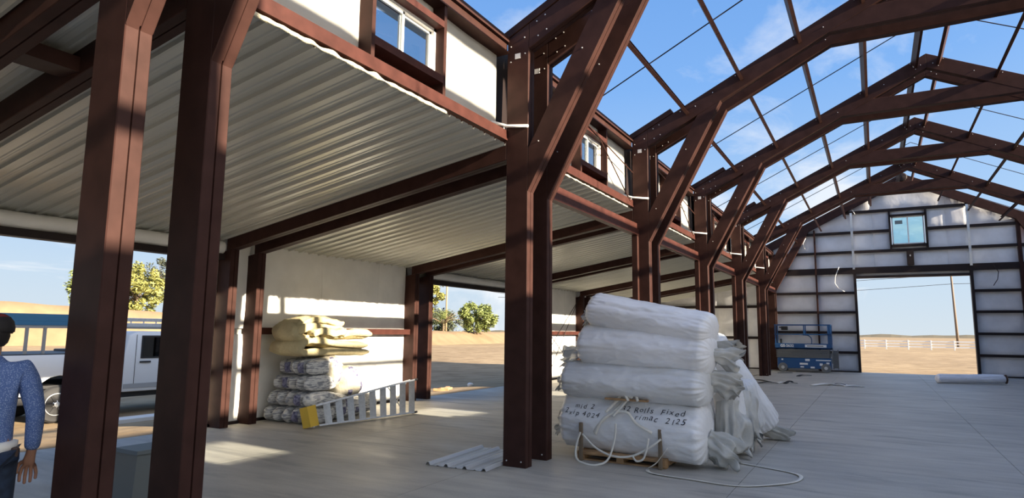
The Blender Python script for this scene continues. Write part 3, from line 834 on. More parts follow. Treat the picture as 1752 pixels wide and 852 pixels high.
wrapped_roll('grey film-wrapped roll on top of the roll with handwriting', ROLLG, ((.02, 1.2, .995), (1.93, 1.12, .975), .40, .25, 11),
             [((.06, 1.2, .98), (-1, .1, .0), .16, .15, 14), ((1.86, 1.22, 1.08), (.75, .5, -.2), .36, .19, 21, .6, .5)])
wrapped_roll('white wrapped roll second from the top of the heap', ROLLW, ((.24, 1.22, 1.46), (1.98, 1.15, 1.37), .38, .275, 23),
             [((.28, 1.22, 1.36), (-1, -.05, -.12), .34, .17, 29), ((1.92, 1.2, 1.36), (.9, .5, -.1), .34, .17, 31, .6, .45)])
wrapped_roll('white wrapped roll tilted on top of the heap', ROLLW, ((.36, 1.25, 1.93), (1.99, 1.17, 1.63), .36, .235, 37),
             [((.42, 1.25, 1.90), (-.9, .1, -.25), .17, .19, 41)])
wrapped_roll('white wrapped roll at the floor behind the roll with handwriting', ROLLW, ((.05, 2.05, .37), (1.75, 2.0, .37), .38, .36, 43))
wrapped_roll('white wrapped roll in the back row, middle layer of the heap', ROLLW, ((.1, 2.05, 1.0), (1.8, 2.0, 1.0), .36, .27, 47),
             [((1.76, 2.0, 1.0), (.8, .2, -.1), .32, .20, 53)])
wrapped_roll('white wrapped roll in the back row, upper layer of the heap', ROLLW, ((.3, 2.0, 1.5), (1.85, 1.95, 1.48), .36, .24, 59),
             [((1.80, 1.95, 1.48), (.9, .0, -.1), .36, .15, 61)])
wrapped_roll('long white wrapped roll leaning against the heap down to the floor', ROLLW, ((1.50, 2.95, 1.52), (2.16, 3.85, .22), .27, .25, 67),
             [((2.08, 3.78, .20), (.6, .35, -.25), .40, .22, 71)])
wrapped_roll('short white wrapped roll stood on end beside the heap', ROLLW, ((1.86, 2.35, 1.02), (1.94, 2.5, .30), .20, .20, 73),
             [((1.93, 2.30, .70), (.12, -.2, -1), .58, .27, 79, .7, .7)], nv=40)
wrapped_roll('film-wrapped roll slumped between leaning roll and heap', ROLLG, ((1.98, 2.9, .95), (2.10, 3.05, .25), .18, .18, 83),
             [((2.04, 2.72, .80), (.15, -.2, -.9), .60, .22, 89, .6, .7)], nv=40)
# loose flap of facing caught under the second roll
fl = MB()
def ff(u, v): return (.70 + .85 * u, .83 - .05 * v, 1.222 + .085 * math.sin(math.pi * min(1, u * 1.6)) * (1 - u) * v + .004)
fl.grid(ff, 12, 4)
tag(fl.build('facing_scrap', ROLLW, smooth=True), 'white scrap of facing sticking out between the two middle rolls', 'scrap')
# handwriting, laid on the surface of the bottom roll
from mathutils.bvhtree import BVHTree
INK = mat('black_marker', (.03, .03, .035), .6)
bvh = BVHTree.FromPolygons([v.co for v in ROLL1.data.vertices], [tuple(q.vertices) for q in ROLL1.data.polygons])
def handwriting(txt, x, z, size, shear=.2, slope=0.0, seed=0):
    rnd = random.Random(seed); mb = MB(); cx = x
    for ch in txt:
        if ch == ' ': cx += size * .38; continue
        cu = bpy.data.curves.new('t', 'FONT'); cu.body = ch; cu.size = size * rnd.uniform(.9, 1.15); cu.shear = shear; cu.offset = -.0002; cu.resolution_u = 3
        to = bpy.data.objects.new('t', cu); COL.objects.link(to)
        me = bpy.data.meshes.new_from_object(to.evaluated_get(bpy.context.evaluated_depsgraph_get()))
        bm = bmesh.new(); bm.from_mesh(me)
        bmesh.ops.triangulate(bm, faces=bm.faces); bmesh.ops.subdivide_edges(bm, edges=[e for e in bm.edges if e.calc_length() > .03], cuts=2)
        w_ = max([v.co.x for v in bm.verts] + [.02]); dz = rnd.uniform(-.012, .012)
        bm.verts.index_update(); vs = []
        for v in bm.verts:
            px, pz = cx + v.co.x, z + slope * (cx - x) + v.co.y + dz
            h = bvh.ray_cast(Vector((px, -.5, pz + .55)), Vector((0, 1, -.40)).normalized())
            vs.append(tuple(h[0] - Vector((0, 1, -.4)).normalized() * .007) if h[0] else (px, .95, pz))
        mb.add(vs, [[v.index for v in q.verts] for q in bm.faces]); bm.free()
        bpy.data.objects.remove(to); bpy.data.curves.remove(cu); bpy.data.meshes.remove(me)
        cx += w_ + size * .07
    o = mb.build('handwriting', INK, ROLL1.parent); o['kind'] = 'stuff'; return o
handwriting('mid 2', .24, .655, .090, .3, -.03, 1)
handwriting('2xip 4024', .10, .570, .090, .3, -.10, 2)
handwriting('32 Rolls  Fixed', .87, .660, .105, .2, -.04, 3)
handwriting('rimac  2125', 1.06, .555, .105, .3, -.09, 4)
# pallet
pal = empty('pallet', 'low wooden pallet under the roll with handwriting', 'pallet')
for k in range(6): MB().box(.30, 1.44, .86 + k * .17, .98 + k * .17, .095, .112).build('deck_board', WOOD, pal)
for x in (.30, .82, 1.35): MB().box(x, x + .09, .86, 1.83, .018, .095).build('stringer', WOOD, pal)
for k in range(3): MB().box(.30, 1.44, .88 + k * .42, .98 + k * .42, .0, .018).build('bottom_board', WOOD, pal)
MB().box(.30, 1.44, .845, .86, .075, .112).build('front_board', WOOD, pal)
for x in (.36, 1.39): MB().bbox(x - .022, x + .022, .80, .845, .0, .47, .006).build('stake', mat('weathered_stake', (.20, .15, .10), .85), pal)
tag(MB().bbox(.68, 1.24, .83, .89, .775, .80, .004).build('batten', WOOD), 'brown wood batten squeezed between the two lowest rolls', 'batten')
# straps
def spline(pts, n=8):
    pts = [Vector(p) for p in pts]; out = []
    for k in range(len(pts) - 1):
        p = [pts[max(k - 1, 0)], pts[k], pts[k + 1], pts[min(k + 2, len(pts) - 1)]]
        for j in range(n):
            t = j / n
            out.append(.5 * ((2 * p[1]) + (-p[0] + p[2]) * t + (2*p[0] - 5*p[1] + 4*p[2] - p[3]) * t*t + (-p[0] + 3*p[1] - 3*p[2] + p[3]) * t**3))
    return out + [pts[-1]]
SP = 'cream packing straps'
tag(MB().ribbon(spline([(.38, .76, .36), (.34, .72, .20), (.37, .66, .05), (.53, .60, .010), (.66, .62, .010), (.78, .68, .08), (.84, .74, .30), (.85, .775, .50)]), .024, up=(.1, -1, .3)).build('packing_strap', STRAP, smooth=True),
    'cream packing strap looping from the left stake down to the floor', 'strap', SP)
tag(MB().ribbon(spline([(.40, .77, .34), (.58, .74, .20), (.77, .73, .125), (.95, .73, .115), (1.12, .74, .16), (1.30, .76, .27), (1.41, .79, .36)]), .025, up=(0, -1, .2)).build('packing_strap', STRAP, smooth=True),
    'cream packing strap hanging between the two pallet stakes', 'strap', SP)
tag(MB().ribbon(spline([(1.27, .75, .36), (1.25, .72, .22), (1.21, .71, .12), (1.13, .71, .09), (1.08, .72, .14)]), .022, up=(0, -1, .1)).build('packing_strap', STRAP, smooth=True),
    'short cream strap end curling below the pallet deck', 'strap', SP)
tag(MB().ribbon(spline([(1.50, .74, .27), (1.38, .70, .10), (1.27, .70, .012), (1.40, .53, .010), (1.82, .46, .014), (2.33, .43, .008), (2.70, .72, .014), (2.86, 1.02, .008), (2.88, 1.28, .016), (2.74, 1.47, .010), (2.39, 1.62, .010), (2.06, 1.74, .012)]), .045, up=(0, .1, 1)).build('packing_strap', STRAP, smooth=True),
    'long cream strap trailing across the concrete floor', 'strap', SP)
kn = empty('strap_bundle', 'bunched cream straps knotted over the roll with handwriting', 'strap')
for k, pts in enumerate(([(.55, .80, .36), (.60, .80, .45), (.73, .82, .58), (.87, .90, .72), (.96, .86, .83), (1.05, .83, .82)], [(.80, .80, .58), (.90, .84, .70), (1.0, .86, .82), (1.08, .84, .86), (1.12, .82, .78)],
                         [(.56, .80, .34), (.66, .79, .52), (.80, .82, .62), (.98, .82, .64), (1.1, .80, .52), (1.3, .79, .42)], [(.70, .82, .62), (.82, .88, .76), (.93, .84, .86), (1.0, .82, .78)])):
    MB().ribbon(spline(pts), .034, up=(.2 * k, -1, .4)).build('strap', STRAP, kn, smooth=True)

# ------------------------------------------------------------------ ribbed offcut sheet on the floor
def sheet():
    prof = []; wid, ribs = .96, 4; pt = wid / (ribs - .25)
    for k in range(ribs):
        y = k * pt
        prof += [(y, .004), (y + .02, .036), (y + .045, .036), (y + .065, .004), (y + pt * .6, .004), (y + pt * .64, .012), (y + pt*.70, .012), (y + pt*.74, .004)]
    prof = prof[:-4]
    m_ = MB(); n = len(prof)
    for j in range(3):
        for dz in (0, -.0015):
            for a, z in prof: m_.v.append((a, 1.36 * j / 2, z + dz))
    for j in range(2):
        for k in range(n - 1):
            for o in (0, n): m_.f.append((j*2*n + o + k, j*2*n + o + k + 1, (j+1)*2*n + o + k + 1, (j+1)*2*n + o + k)); m_.m.append(0)
    for j in (0, 2):
        for k in range(n - 1): m_.f.append((j*2*n + k, j*2*n + k + 1, j*2*n + n + k + 1, j*2*n + n + k)); m_.m.append(0)
    o = m_.build('ribbed_sheet', mat('bare_galvalume', (.66, .68, .70), .38, .35)); o.location = (-1.13, -.46, 0.002); o.rotation_euler = (0, 0, .06)
    return tag(o, 'short offcut of ribbed silver metal sheet on the floor by a hall post', 'metal sheet')
sheet()

# ------------------------------------------------------------------ bagged insulation, loose batts, step ladder
def bagmat():
    m_ = mat('printed_bag_film', (.70, .71, .69), .32)
    nt = m_.node_tree; b = nt.nodes['Principled BSDF']; L = nt.links.new
    t = nt.nodes.new('ShaderNodeTexCoord')
    def nz(scale, st, det):
        mp_ = nt.nodes.new('ShaderNodeMapping'); mp_.inputs['Scale'].default_value = st; L(t.outputs['Object'], mp_.inputs['Vector'])
        n = nt.nodes.new('ShaderNodeTexNoise'); n.inputs['Scale'].default_value = scale; n.inputs['Detail'].default_value = det; L(mp_.outputs[0], n.inputs['Vector']); return n
    n = nz(9, (1, 1, 4.5), 3); r = nt.nodes.new('ShaderNodeValToRGB'); e = r.color_ramp.elements
    e[0].position, e[0].color, e[1].position, e[1].color = .47, (.70, .70, .68, 1), .57, (.30, .31, .34, 1)
    L(n.outputs[0], r.inputs[0]); L(r.outputs[0], b.inputs['Base Color'])
    bp = nt.nodes.new('ShaderNodeBump'); bp.inputs['Strength'].default_value = .6; bp.inputs['Distance'].default_value = .02
    L(nz(16, (1, 1, 1.5), 4).outputs[0], bp.inputs['Height']); L(bp.outputs[0], b.inputs['Normal'])
    return m_
BAG = bagmat()
BAGC = mat('clear_bag_with_cream_batt', (.46, .43, .35), .35, 0, var=.08, vscale=9, bump=.5, bscale=18)
LOGO = mat('blue_printed_logo', (.07, .07, .22), .4, 0, var=.5, vscale=25, col2=(.30, .30, .42))
def bag(lab, c, hx, hy, hz, seed, base, logos, group):
    def fn(u, v):
        a, b = 2 * math.pi * u, math.pi * (v - .5)
        def se(t, e): return math.copysign(abs(t) ** e, t)
        x, y, z = se(math.cos(b), .7) * se(math.cos(a), 1.0), se(math.cos(b), .7) * se(math.sin(a), 1.0), se(math.sin(b), .75)
        k = 1 + .10 * N(x * 1.6 + seed, y * 1.6, z * 1.6) + .04 * N(x * 5, y * 5 + seed, z * 5)
        return (c[0] + hx * x * k, c[1] + hy * y * k, c[2] + hz * z * k)
    def mi(u, v):
        for a0, a1, b0, b1 in logos:
            if a0 <= u < a1 and b0 <= v < b1: return 1
        return 0
    m_ = MB().grid(fn, 40, 24, wrapu=True, mif=mi)
    return tag(m_.build('insulation_bag', [base, LOGO], smooth=True), lab, 'bag', group)
rnd = random.Random(5)
G1 = 'grey printed insulation bags facing the twin posts'
for row in range(4):
    xa = [-5.86, -5.80, -5.68, -5.58][row]; xb = [-4.66, -4.66, -4.70, -4.74][row]; n = 5; wq = (xb - xa) / n
    for k in range(n):
        lg = [(.68, .84, .28, .66)] if (row, k) in ((1, 3), (3, 3), (2, 1), (0, 3), (3, 1)) else []
        bag('grey printed insulation bag, %s row, %s' % (['bottom', 'second', 'third', 'top'][row], ['against the wall', 'second from the wall', 'middle of its row', 'fourth from the wall', 'at the ladder end'][k]), (xa + wq * (k + .5), 1.30 + .02 * rnd.uniform(-1, 1) + row * .02, .138 + row * .275), wq * .465, .36, .139, rnd.uniform(0, 50), BAG, lg, G1)
BIGL = [(.93, .985, .55, .72), (.02, .08, .30, .46), (.88, .94, .20, .34), (.08, .14, .62, .78), (.90, .96, .78, .86)]
bag('cream insulation bag with blue logos, sunlit on end above the ladder cap', (-4.98, 1.30 + .33, .86), .30, .24, .29, 91, BAGC, BIGL, None)
bag('larger cream insulation bag with blue logos near the middle of the ladder', (-5.02, 2.15, .66), .34, .30, .29, 97, BAGC, BIGL, None)
G2 = 'low printed bags behind the ladder'
for k, (y, z, hz) in enumerate(((1.85, .24, .23), (2.35, .19, .18), (2.85, .2, .19))):
    bag('grey printed insulation bag on the floor behind the ladder, %s' % ['near its yellow cap', 'at its middle', 'near its feet'][k], (-5.0 - .12 * k, y, z), .32, .28, hz, 120 + k, BAG, [(.0, .06, .5, .7), (.93, .99, .3, .5)], G2)
for k, (y, z) in enumerate(((2.2, .28), (2.2, .80), (1.9, 1.0))):
    bag('grey printed insulation bag hidden by the front rows, %s' % ['lowest', 'middle', 'highest'][k], (-5.56, y, z), .3, .36, .26, 140 + k, BAG, [], 'bags against the wall')
BATT = mat('yellow_fibreglass', (.50, .43, .25), .95, 0, var=.10, vscale=5, bump=.7, bscale=26)
def batt(lab, path, x0, x1, th, seed, taper=0.0):
    path = spline([(0, a, b) for a, b in path], 10); n = len(path); ring = []
    m_ = MB(); K = 26
    for k, p in enumerate(path):
        t = (path[min(k + 1, n - 1)] - path[max(k - 1, 0)]).normalized(); nn = Vector((0, -t.z, t.y))
        q = k / (n - 1); end = min(1, min(q, 1 - q) * 14 + .55)
        for i in range(K):
            a = 2 * math.pi * i / K
            cx_, cz_ = math.copysign(abs(math.cos(a)) ** .28, math.cos(a)), math.copysign(abs(math.sin(a)) ** .42, math.sin(a))
            xm, xh = (x0 + x1) / 2, (x1 - x0) / 2 * (1 - taper * q)
            h = th / 2 * end * (1 + .40 * N(cx_ * 2 + seed, q * 7, cz_) + .22 * N(cx_ * 5, q * 18, seed))
            v = p + nn * (cz_ * h) + Vector((xm + xh * cx_ * (1 + .07 * N(q * 5, seed, cz_)), 0, .05 * N(cx_ * 1.7, q * 4, seed) + .02 * N(cx_ * 4, q * 14, seed + 4)))
            m_.v.append(tuple(v))
    for k in range(n - 1):
        for i in range(K): m_.f.append((k*K + i, k*K + (i+1) % K, (k+1)*K + (i+1) % K, (k+1)*K + i)); m_.m.append(0)
    m_.f.append(tuple(range(K))); m_.m.append(0); m_.f.append(tuple(range((n-1)*K, n*K))); m_.m.append(0)
    return tag(m_.build('fibreglass_batt', BATT, smooth=True), lab, 'insulation batt', 'loose yellow batts on the bags')
batt('yellow fibreglass batt folded flat directly on the printed bags', [(2.60, 1.20), (1.8, 1.22), (1.10, 1.21), (.92, 1.28), (1.06, 1.38), (1.7, 1.36), (2.55, 1.34)], -5.62, -4.85, .125, 3)
batt('thick yellow fibreglass batt doubled over at its left end, mid pile', [(2.72, 1.50), (2.1, 1.52), (1.3, 1.49), (1.03, 1.46), (.90, 1.55), (1.06, 1.66), (1.5, 1.66), (2.0, 1.62)], -5.58, -4.9, .15, 9, .15)
batt('small yellow fibreglass batt crowning the pile', [(2.05, 1.74), (1.6, 1.79), (1.25, 1.79), (1.0, 1.68), (.90, 1.55)], -5.5, -5.0, .11, 17)
batt('short yellow fibreglass offcut tucked in the fold of the pile', [(1.9, 1.56), (1.5, 1.58), (1.12, 1.57)], -4.98, -4.78, .12, 25)

ld = empty('step_ladder', 'aluminium step ladder with yellow top cap lying on its side', 'ladder')
ALU = mat('brushed_aluminium', (.72, .73, .74), .38, .75, var=.08, vscale=20)
tl, tu, fl_, fu = Vector((-4.42, .95, .035)), Vector((-4.50, .93, .35)), Vector((-4.20, 3.22, .035)), Vector((-4.36, 3.40, .64))
nrm = (fl_ - tl).cross(tu - tl).normalized()
if nrm.x < 0: nrm = -nrm
for a, b in ((tl, fl_), (tu, fu)): MB().beam(a, b, .075, .028, up=(tu - tl).normalized()).build('rail', ALU, ld)
for k in range(9):
    q = .10 + .87 * k / 8
    a, b = tl.lerp(fl_, q), tu.lerp(fu, q)
    MB().beam(a, b, .115, .012, up=(fl_ - tl).normalized() * .75 - nrm * .66).build('step', ALU, ld)
back = -nrm * .10
for a, b in ((tl, fl_ + Vector((0, .06, .02))), (tu, fu + Vector((0, .10, .03)))): MB().beam(a + back, b + back * 2.2, .035, .022, up=(tu - tl).normalized()).build('rear_leg', ALU, ld)
for q in (.35, .62, .93): MB().beam(tl.lerp(fl_, q) + back * (1 + q), tu.lerp(fu, q) + back * (1 + q), .02, .02, up=nrm).build('rear_brace', ALU, ld)
MB().tube([tl.lerp(fl_, .93) + back, tu.lerp(fu, .72) + back * .6], .010, 6).build('spreader', ALU, ld)
MB().tube([tu.lerp(fu, .95) + back, tl.lerp(fl_, .74) + back * .6], .010, 6).build('spreader', ALU, ld)
MB().beam(tl.lerp(fl_, -.06) + Vector((0, 0, -.005)), tu.lerp(fu, -.06) + Vector((0, 0, .02)), .20, .17, up=(fl_ - tl).normalized()).build('top_cap', mat('yellow_plastic', (.72, .46, .04), .45), ld)
for a in (fl_, fu): MB().beam(a - (fl_ - tl).normalized() * .02, a + (fl_ - tl).normalized() * .05, .09, .04, up=(tu - tl).normalized()).build('foot', BLACK, ld)

# ------------------------------------------------------------------ blue scissor lift
BLUE = mat('blue_lift_paint', (.016, .085, .24), .35)
LGR = mat('lift_grey', (.16, .17, .18), .5)
lf = empty('scissor_lift', 'blue scissor lift with white lettering parked by the gable wall', 'scissor lift')
X0, X1, Y0, Y1 = -.20, 2.06, 23.62, 24.40
MB().bbox(X0 + .08, X1 - .06, Y0 + .02, Y1 - .02, .16, .60, .02).build('chassis', BLUE, lf)
MB().box(X0 + .5, X1 - .55, Y0 + .05, Y1 - .05, .08, .16).build('pothole_guard', LGR, lf)
for x in (.10, 1.80):
    for y, s_ in ((Y0 - .01, 1), (Y1 - .13, 1)):
        wq = MB().lathe([(.02, 0), (.11, .0), (.12, .012), (.175, .012), (.195, .03), (.195, .12), (.175, .14), (.02, .14)], (x, y, .195), 'Y', 22).build('wheel', LGR, lf); shade(wq)
        MB().lathe([(.005, -.012), (.06, -.012), (.075, .004)], (x, y, .195), 'Y', 14).build('hub', GALV, wq)
for k in range(5):
    z = .645 + k * .072
    MB().box(X0 + .05, X1 - .10, Y0 + .06 + .012 * (k % 2), Y0 + .14, z - .028, z + .028).build('scissor_arm', LGR, lf)
    MB().box(X0 + .05, X1 - .10, Y1 - .14, Y1 - .06, z - .028, z + .028).build('scissor_arm', LGR, lf)
for x in (.45, 1.02, 1.6): MB().lathe([(.005, -.02), (.035, -.02), (.035, .75)], (x, Y0 + .03, .79), 'Y', 10).build('pivot_pin', LGR, lf)
MB().bbox(X0, X1, Y0, Y1, .985, 1.04, .008).build('platform', BLUE, lf)
pf = MB().bbox(X0, X1, Y0, Y0 + .025, .985, 1.23, .006).build('toe_board', BLUE, lf)
for a, b, c, d in ((X0, X1, Y1 - .025, Y1), (X0, X0 + .025, Y0, Y1), (X1 - .025, X1, Y0, Y1)): MB().bbox(a, b, c, d, .985, 1.18, .006).build('toe_board', BLUE, lf)
for y in (Y0 + .02, Y1 - .02):
    for z in (1.62, 2.03): MB().beam((X0 + .02, y, z), (X1 - .02, y, z), .045, .045).build('guard_rail', BLUE, lf)
    for x in (X0 + .04, 1.0, X1 - .12, X1 - .03): MB().beam((x, y, 1.15 if x < .5 or x > 1.5 else 1.62), (x, y, 2.03), .045, .045, up=(1, 0, 0)).build('rail_post', BLUE, lf)
for x in (X0 + .02, X1 - .02):
    for z in (1.62, 2.03): MB().beam((x, Y0, z), (x, Y1, z), .04, .04).build('end_rail', BLUE, lf)
MB().tube(spline([(.95, Y0 + .05, 1.60), (1.15, Y0 + .05, 1.58), (1.28, Y0 + .05, 1.45), (1.28, Y0 + .05, 1.20)]), .022, 8).build('hooped_rail', BLUE, lf)
cb = MB().bbox(.08, .34, Y0 + .04, Y0 + .24, 1.80, 1.97, .02).build('control_box', BLACK, lf)
MB().box(.0, .12, Y0 + .08, Y0 + .2, 1.90, 1.95).build('control_arm', BLACK, cb)
MB().bbox(.02, .10, Y0 + .04, Y0 + .12, 1.18, 1.42, .01).build('horn', BLACK, lf)
el = MB()
for x in (X1 + .03, X1 + .22): el.box(x - .02, x + .02, Y0 + .08, Y0 + .13, .16, .98)
for z in (.3, .55, .8): el.box(X1 + .03, X1 + .22, Y0 + .08, Y0 + .13, z - .02, z + .02)
el.box(X1 - .02, X1 + .03, Y0 + .10, Y0 + .3, .4, .92); el.box(X1 + .03, X1 + .2, Y0 + .14, Y0 + .5, .2, .9)
el.build('entry_ladder', LGR, lf)
def flat_text(txt, x, y, z, size, mt, parent):
    cu = bpy.data.curves.new('lettering', 'FONT'); cu.body = txt; cu.size = size; cu.extrude = .001; cu.offset = .004
    to = bpy.data.objects.new('t', cu); COL.objects.link(to)
    me = bpy.data.meshes.new_from_object(to.evaluated_get(bpy.context.evaluated_depsgraph_get()))
    me.transform(Matrix.Translation((x, y, z)) @ Matrix.Rotation(math.pi / 2, 4, 'X')); me.materials.clear(); me.materials.append(mt)
    bpy.data.objects.remove(to); bpy.data.curves.remove(cu)
    return link('lettering', me, parent)
WHT = mat('white_decal', (.82, .84, .86), .5)
flat_text('GS-2632', .03, Y0 - .003, 1.075, .155, WHT, pf)
dc = MB().box(1.02, 1.86, Y0 - .004, Y0, 1.07, 1.185).build('decal', WHT, pf)
MB().box(1.10, 1.74, Y0 - .006, Y0 - .004, 1.105, 1.145).build('decal_bar', LGR, dc)
for a, b, c, d in ((.05, .12, .50, .56), (1.0, 1.18, .48, .57), (.78, 1.10, .32, .40), (.80, .94, .20, .26), (1.2, 1.36, .18, .25), (1.42, 2.0, .50, .545), (1.56, 1.68, .30, .40), (1.82, 1.94, .37, .44)):
    MB().box(a, b, Y0 + .014, Y0 + .02, c, d).build('decal', WHT, lf)

# ------------------------------------------------------------------ floor scraps and the long roll by the doorway
SC = 'scraps on the floor near the lift'
def scrap(lab, mt, pts, w, name='floor_scrap'):
    tag(MB().ribbon(spline([(a, b, c) for a, b, c in pts], 5), w, .012).build(name, mt, smooth=True), lab, 'scrap', SC)
scrap('black strip of rubber on the floor near the hall posts', BLACK, [(-.1, 17.6, .01), (.2, 17.0, .03), (.52, 16.5, .01)], .12)
scrap('black strip with a white end beside the leaning roll', BLACK, [(.25, 15.8, .01), (.5, 16.0, .04), (.8, 16.15, .01)], .14)
scrap('small white film scrap at the end of the black strip', PVC, [(.80, 16.15, .01), (.92, 16.3, .05), (1.0, 16.35, .01)], .15)
scrap('crumpled black scrap between the strips and the white film', BLACK, [(1.02, 16.1, .01), (1.14, 16.5, .08), (1.22, 16.5, .03), (1.32, 16.6, .01)], .13)
scrap('dark offcut on the floor in front of the lift', BLACK, [(1.0, 20.5, .01), (1.1, 21.0, .04), (1.36, 21.4, .01)], .14)
scrap('dark flat strip under the lift wheel', BLACK, [(.05, 22.3, .012), (.3, 22.5, .012), (.55, 22.7, .012)], .10)
for k, (lab, pts, w) in enumerate((('crumpled white film scrap, wide end of the litter before the doorway', [(1.85, 15.9, .01), (2.2, 16.3, .06), (2.45, 16.5, .02)], .22), ('white film scrap in the middle of the litter before the doorway', [(2.3, 16.6, .01), (2.6, 16.5, .07), (2.8, 16.4, .02)], .25),
                                    ('white film scrap at the tail of the litter before the doorway', [(2.75, 16.1, .01), (3.0, 16.2, .05), (3.3, 16.3, .01)], .18))):
    scrap(lab, PVC, pts, w, 'film_scrap')
scrap('dark scrap lying on the white film litter before the doorway', BLACK, [(2.5, 16.3, .07), (2.65, 16.2, .09), (2.8, 16.1, .06)], .06)
lr = empty('facing_roll', 'long white roll of facing lying on the floor by the doorway', 'roll')
roll_builder((5.45, 19.9, .15), (7.45, 20.5, .18), .20, .16, 131, ridge=.2, lump=.06).build('roll', VINYLG, lr, smooth=True)
MB().lathe([(.155, -.02), (.15, .0), (.02, -.06)], (0, 0, 0), 'X', 20).build('open_end', mat('brown_fibre_core', (.16, .09, .06), .95, 0, var=.4, vscale=14), lr).matrix_local = Matrix.Translation((7.465, 20.505, .18)) @ Matrix.Rotation(.295, 4, 'Z') @ Matrix.Rotation(math.pi, 4, 'Z')

# grey pedestal box by the first posts
GBX = mat('grey_green_enclosure', (.10, .115, .115), .5)
gb = empty('pedestal_box', 'dark grey tapered metal box on the floor between the first twin posts', 'box')
def frustum(x0, x1, y0, y1, z0, z1, t):
    return MB().add([(x0, y0, z0), (x1, y0, z0), (x1, y1, z0), (x0, y1, z0), (x0 + t, y0 + t, z1), (x1 - t, y0 + t, z1), (x1 - t, y1 - t, z1), (x0 + t, y1 - t, z1)],
                    [(3,2,1,0),(4,5,6,7),(0,1,5,4),(1,2,6,5),(2,3,7,6),(3,0,4,7)])
frustum(-2.62, -2.12, -3.45, -2.95, 0, .47, .07).build('body', GBX, gb)
frustum(-2.575, -2.165, -3.405, -2.995, .47, .50, .02).build('lid', GBX, gb)

# ------------------------------------------------------------------ person walking out
def skin(name, verts, edges, mt, parent, root=0, sub=2):
    me = bpy.data.meshes.new(name); me.from_pydata([v[0] for v in verts], edges, [])
    o = bpy.data.objects.new(name, me); COL.objects.link(o)
    o.modifiers.new('s', 'SKIN'); o.modifiers['s'].use_smooth_shade = True; o.modifiers['s'].branch_smoothing = .3
    for k, v in enumerate(verts):
        r = v[1] if isinstance(v[1], tuple) else (v[1], v[1])
        me.skin_vertices[0].data[k].radius = r; me.skin_vertices[0].data[k].use_root = (k == root)
    ss = o.modifiers.new('u', 'SUBSURF'); ss.levels = ss.render_levels = sub
    ev = o.evaluated_get(bpy.context.evaluated_depsgraph_get())
    m2 = bpy.data.meshes.new_from_object(ev); m2.name = name; m2.materials.clear(); m2.materials.append(mt)
    bpy.data.objects.remove(o)
    return link(name, m2, parent, smooth=True)
SKINM = mat('skin', (.36, .18, .11), .55)
def shirt_mat():
    m_ = mat('blue_checked_cloth', (.10, .17, .38), .85)
    nt = m_.node_tree; b = nt.nodes['Principled BSDF']; L = nt.links.new
    t = nt.nodes.new('ShaderNodeTexCoord'); v = nt.nodes.new('ShaderNodeTexVoronoi'); v.inputs['Scale'].default_value = 150
    L(t.outputs['Object'], v.inputs['Vector']); r = nt.nodes.new('ShaderNodeValToRGB'); e = r.color_ramp.elements
    e[0].position, e[0].color, e[1].position, e[1].color = .18, (.36, .46, .66, 1), .42, (.09, .155, .36, 1)
    L(v.outputs['Distance'], r.inputs[0]); L(r.outputs[0], b.inputs['Base Color'])
    n = nt.nodes.new('ShaderNodeTexNoise'); n.inputs['Scale'].default_value = 9; n.inputs['Detail'].default_value = 3; L(t.outputs['Object'], n.inputs['Vector'])
    bp = nt.nodes.new('ShaderNodeBump'); bp.inputs['Strength'].default_value = .7; bp.inputs['Distance'].default_value = .03
    L(n.outputs[0], bp.inputs['Height']); L(bp.outputs[0], b.inputs['Normal'])
    return m_
ps = empty('person', 'person in blue checked shirt, dark red-topped cap and jeans walking away', 'person', loc=(-.625, -5.215, 0), rz=math.radians(64.5))
V, Ed = [], []
def vx(co, r, par=None):
    V.append((co, r)); k = len(V) - 1
    if par is not None: Ed.append((par, k))
    return k
pel = vx((0, 0, .93), (.15, .11)); sp_ = vx((0, .005, 1.10), (.14, .10), pel); ch = vx((0, .0, 1.28), (.155, .11), sp_); nk0 = vx((0, .01, 1.42), (.07, .07), ch)
nk = vx((0, .03, 1.48), .058, nk0); jaw = vx((0, .055, 1.53), (.068, .082), nk); hd = vx((0, .05, 1.59), (.078, .095), jaw); tp = vx((0, .045, 1.645), (.060, .075), hd)
nose = vx((0, .155, 1.555), .014, hd)
for s_ in (-1, 1):
    vx((s_ * .088, .04, 1.565), (.012, .022), hd)
    sh = vx((s_ * .165, -.005, 1.385), .058, ch)
    el_ = vx((s_ * .245, -.03, 1.12), .043, sh)
    wr = vx((s_ * .242, .03, .905), .027, el_)
    pm = vx((s_ * .238, .046, .858), (.034, .020), wr)
    for f_, (dx, l1, l2, bend) in enumerate(((-.034, .044, .034, .020), (-.012, .052, .040, .022), (.011, .048, .038, .024), (.032, .038, .030, .026))):
        k1 = vx((s_ * (.236 + dx * .9), .050, .818), .0105, pm)
        k2 = vx((s_ * (.236 + dx * 1.15), .058, .818 - l1), .0098, k1)
        vx((s_ * (.236 + dx * 1.1), .058 - bend, .818 - l1 - l2), .0085, k2)
    t1 = vx((s_ * .192, .060, .842), .0125, pm); t2 = vx((s_ * .180, .062, .805), .0108, t1); vx((s_ * .184, .056, .782), .0092, t2)
    hp = vx((s_ * .09, 0, .88), .095, pel)
    kn_ = vx((s_ * .10, .03 + .07 * s_, .49), .062, hp)
    an = vx((s_ * .10, -.03 + .12 * s_, .09), .042, kn_)
    vx((s_ * .105, .10 + .12 * s_, .04), .038, an)
skin('body', V, Ed, SKINM, ps)
V, Ed = [], []
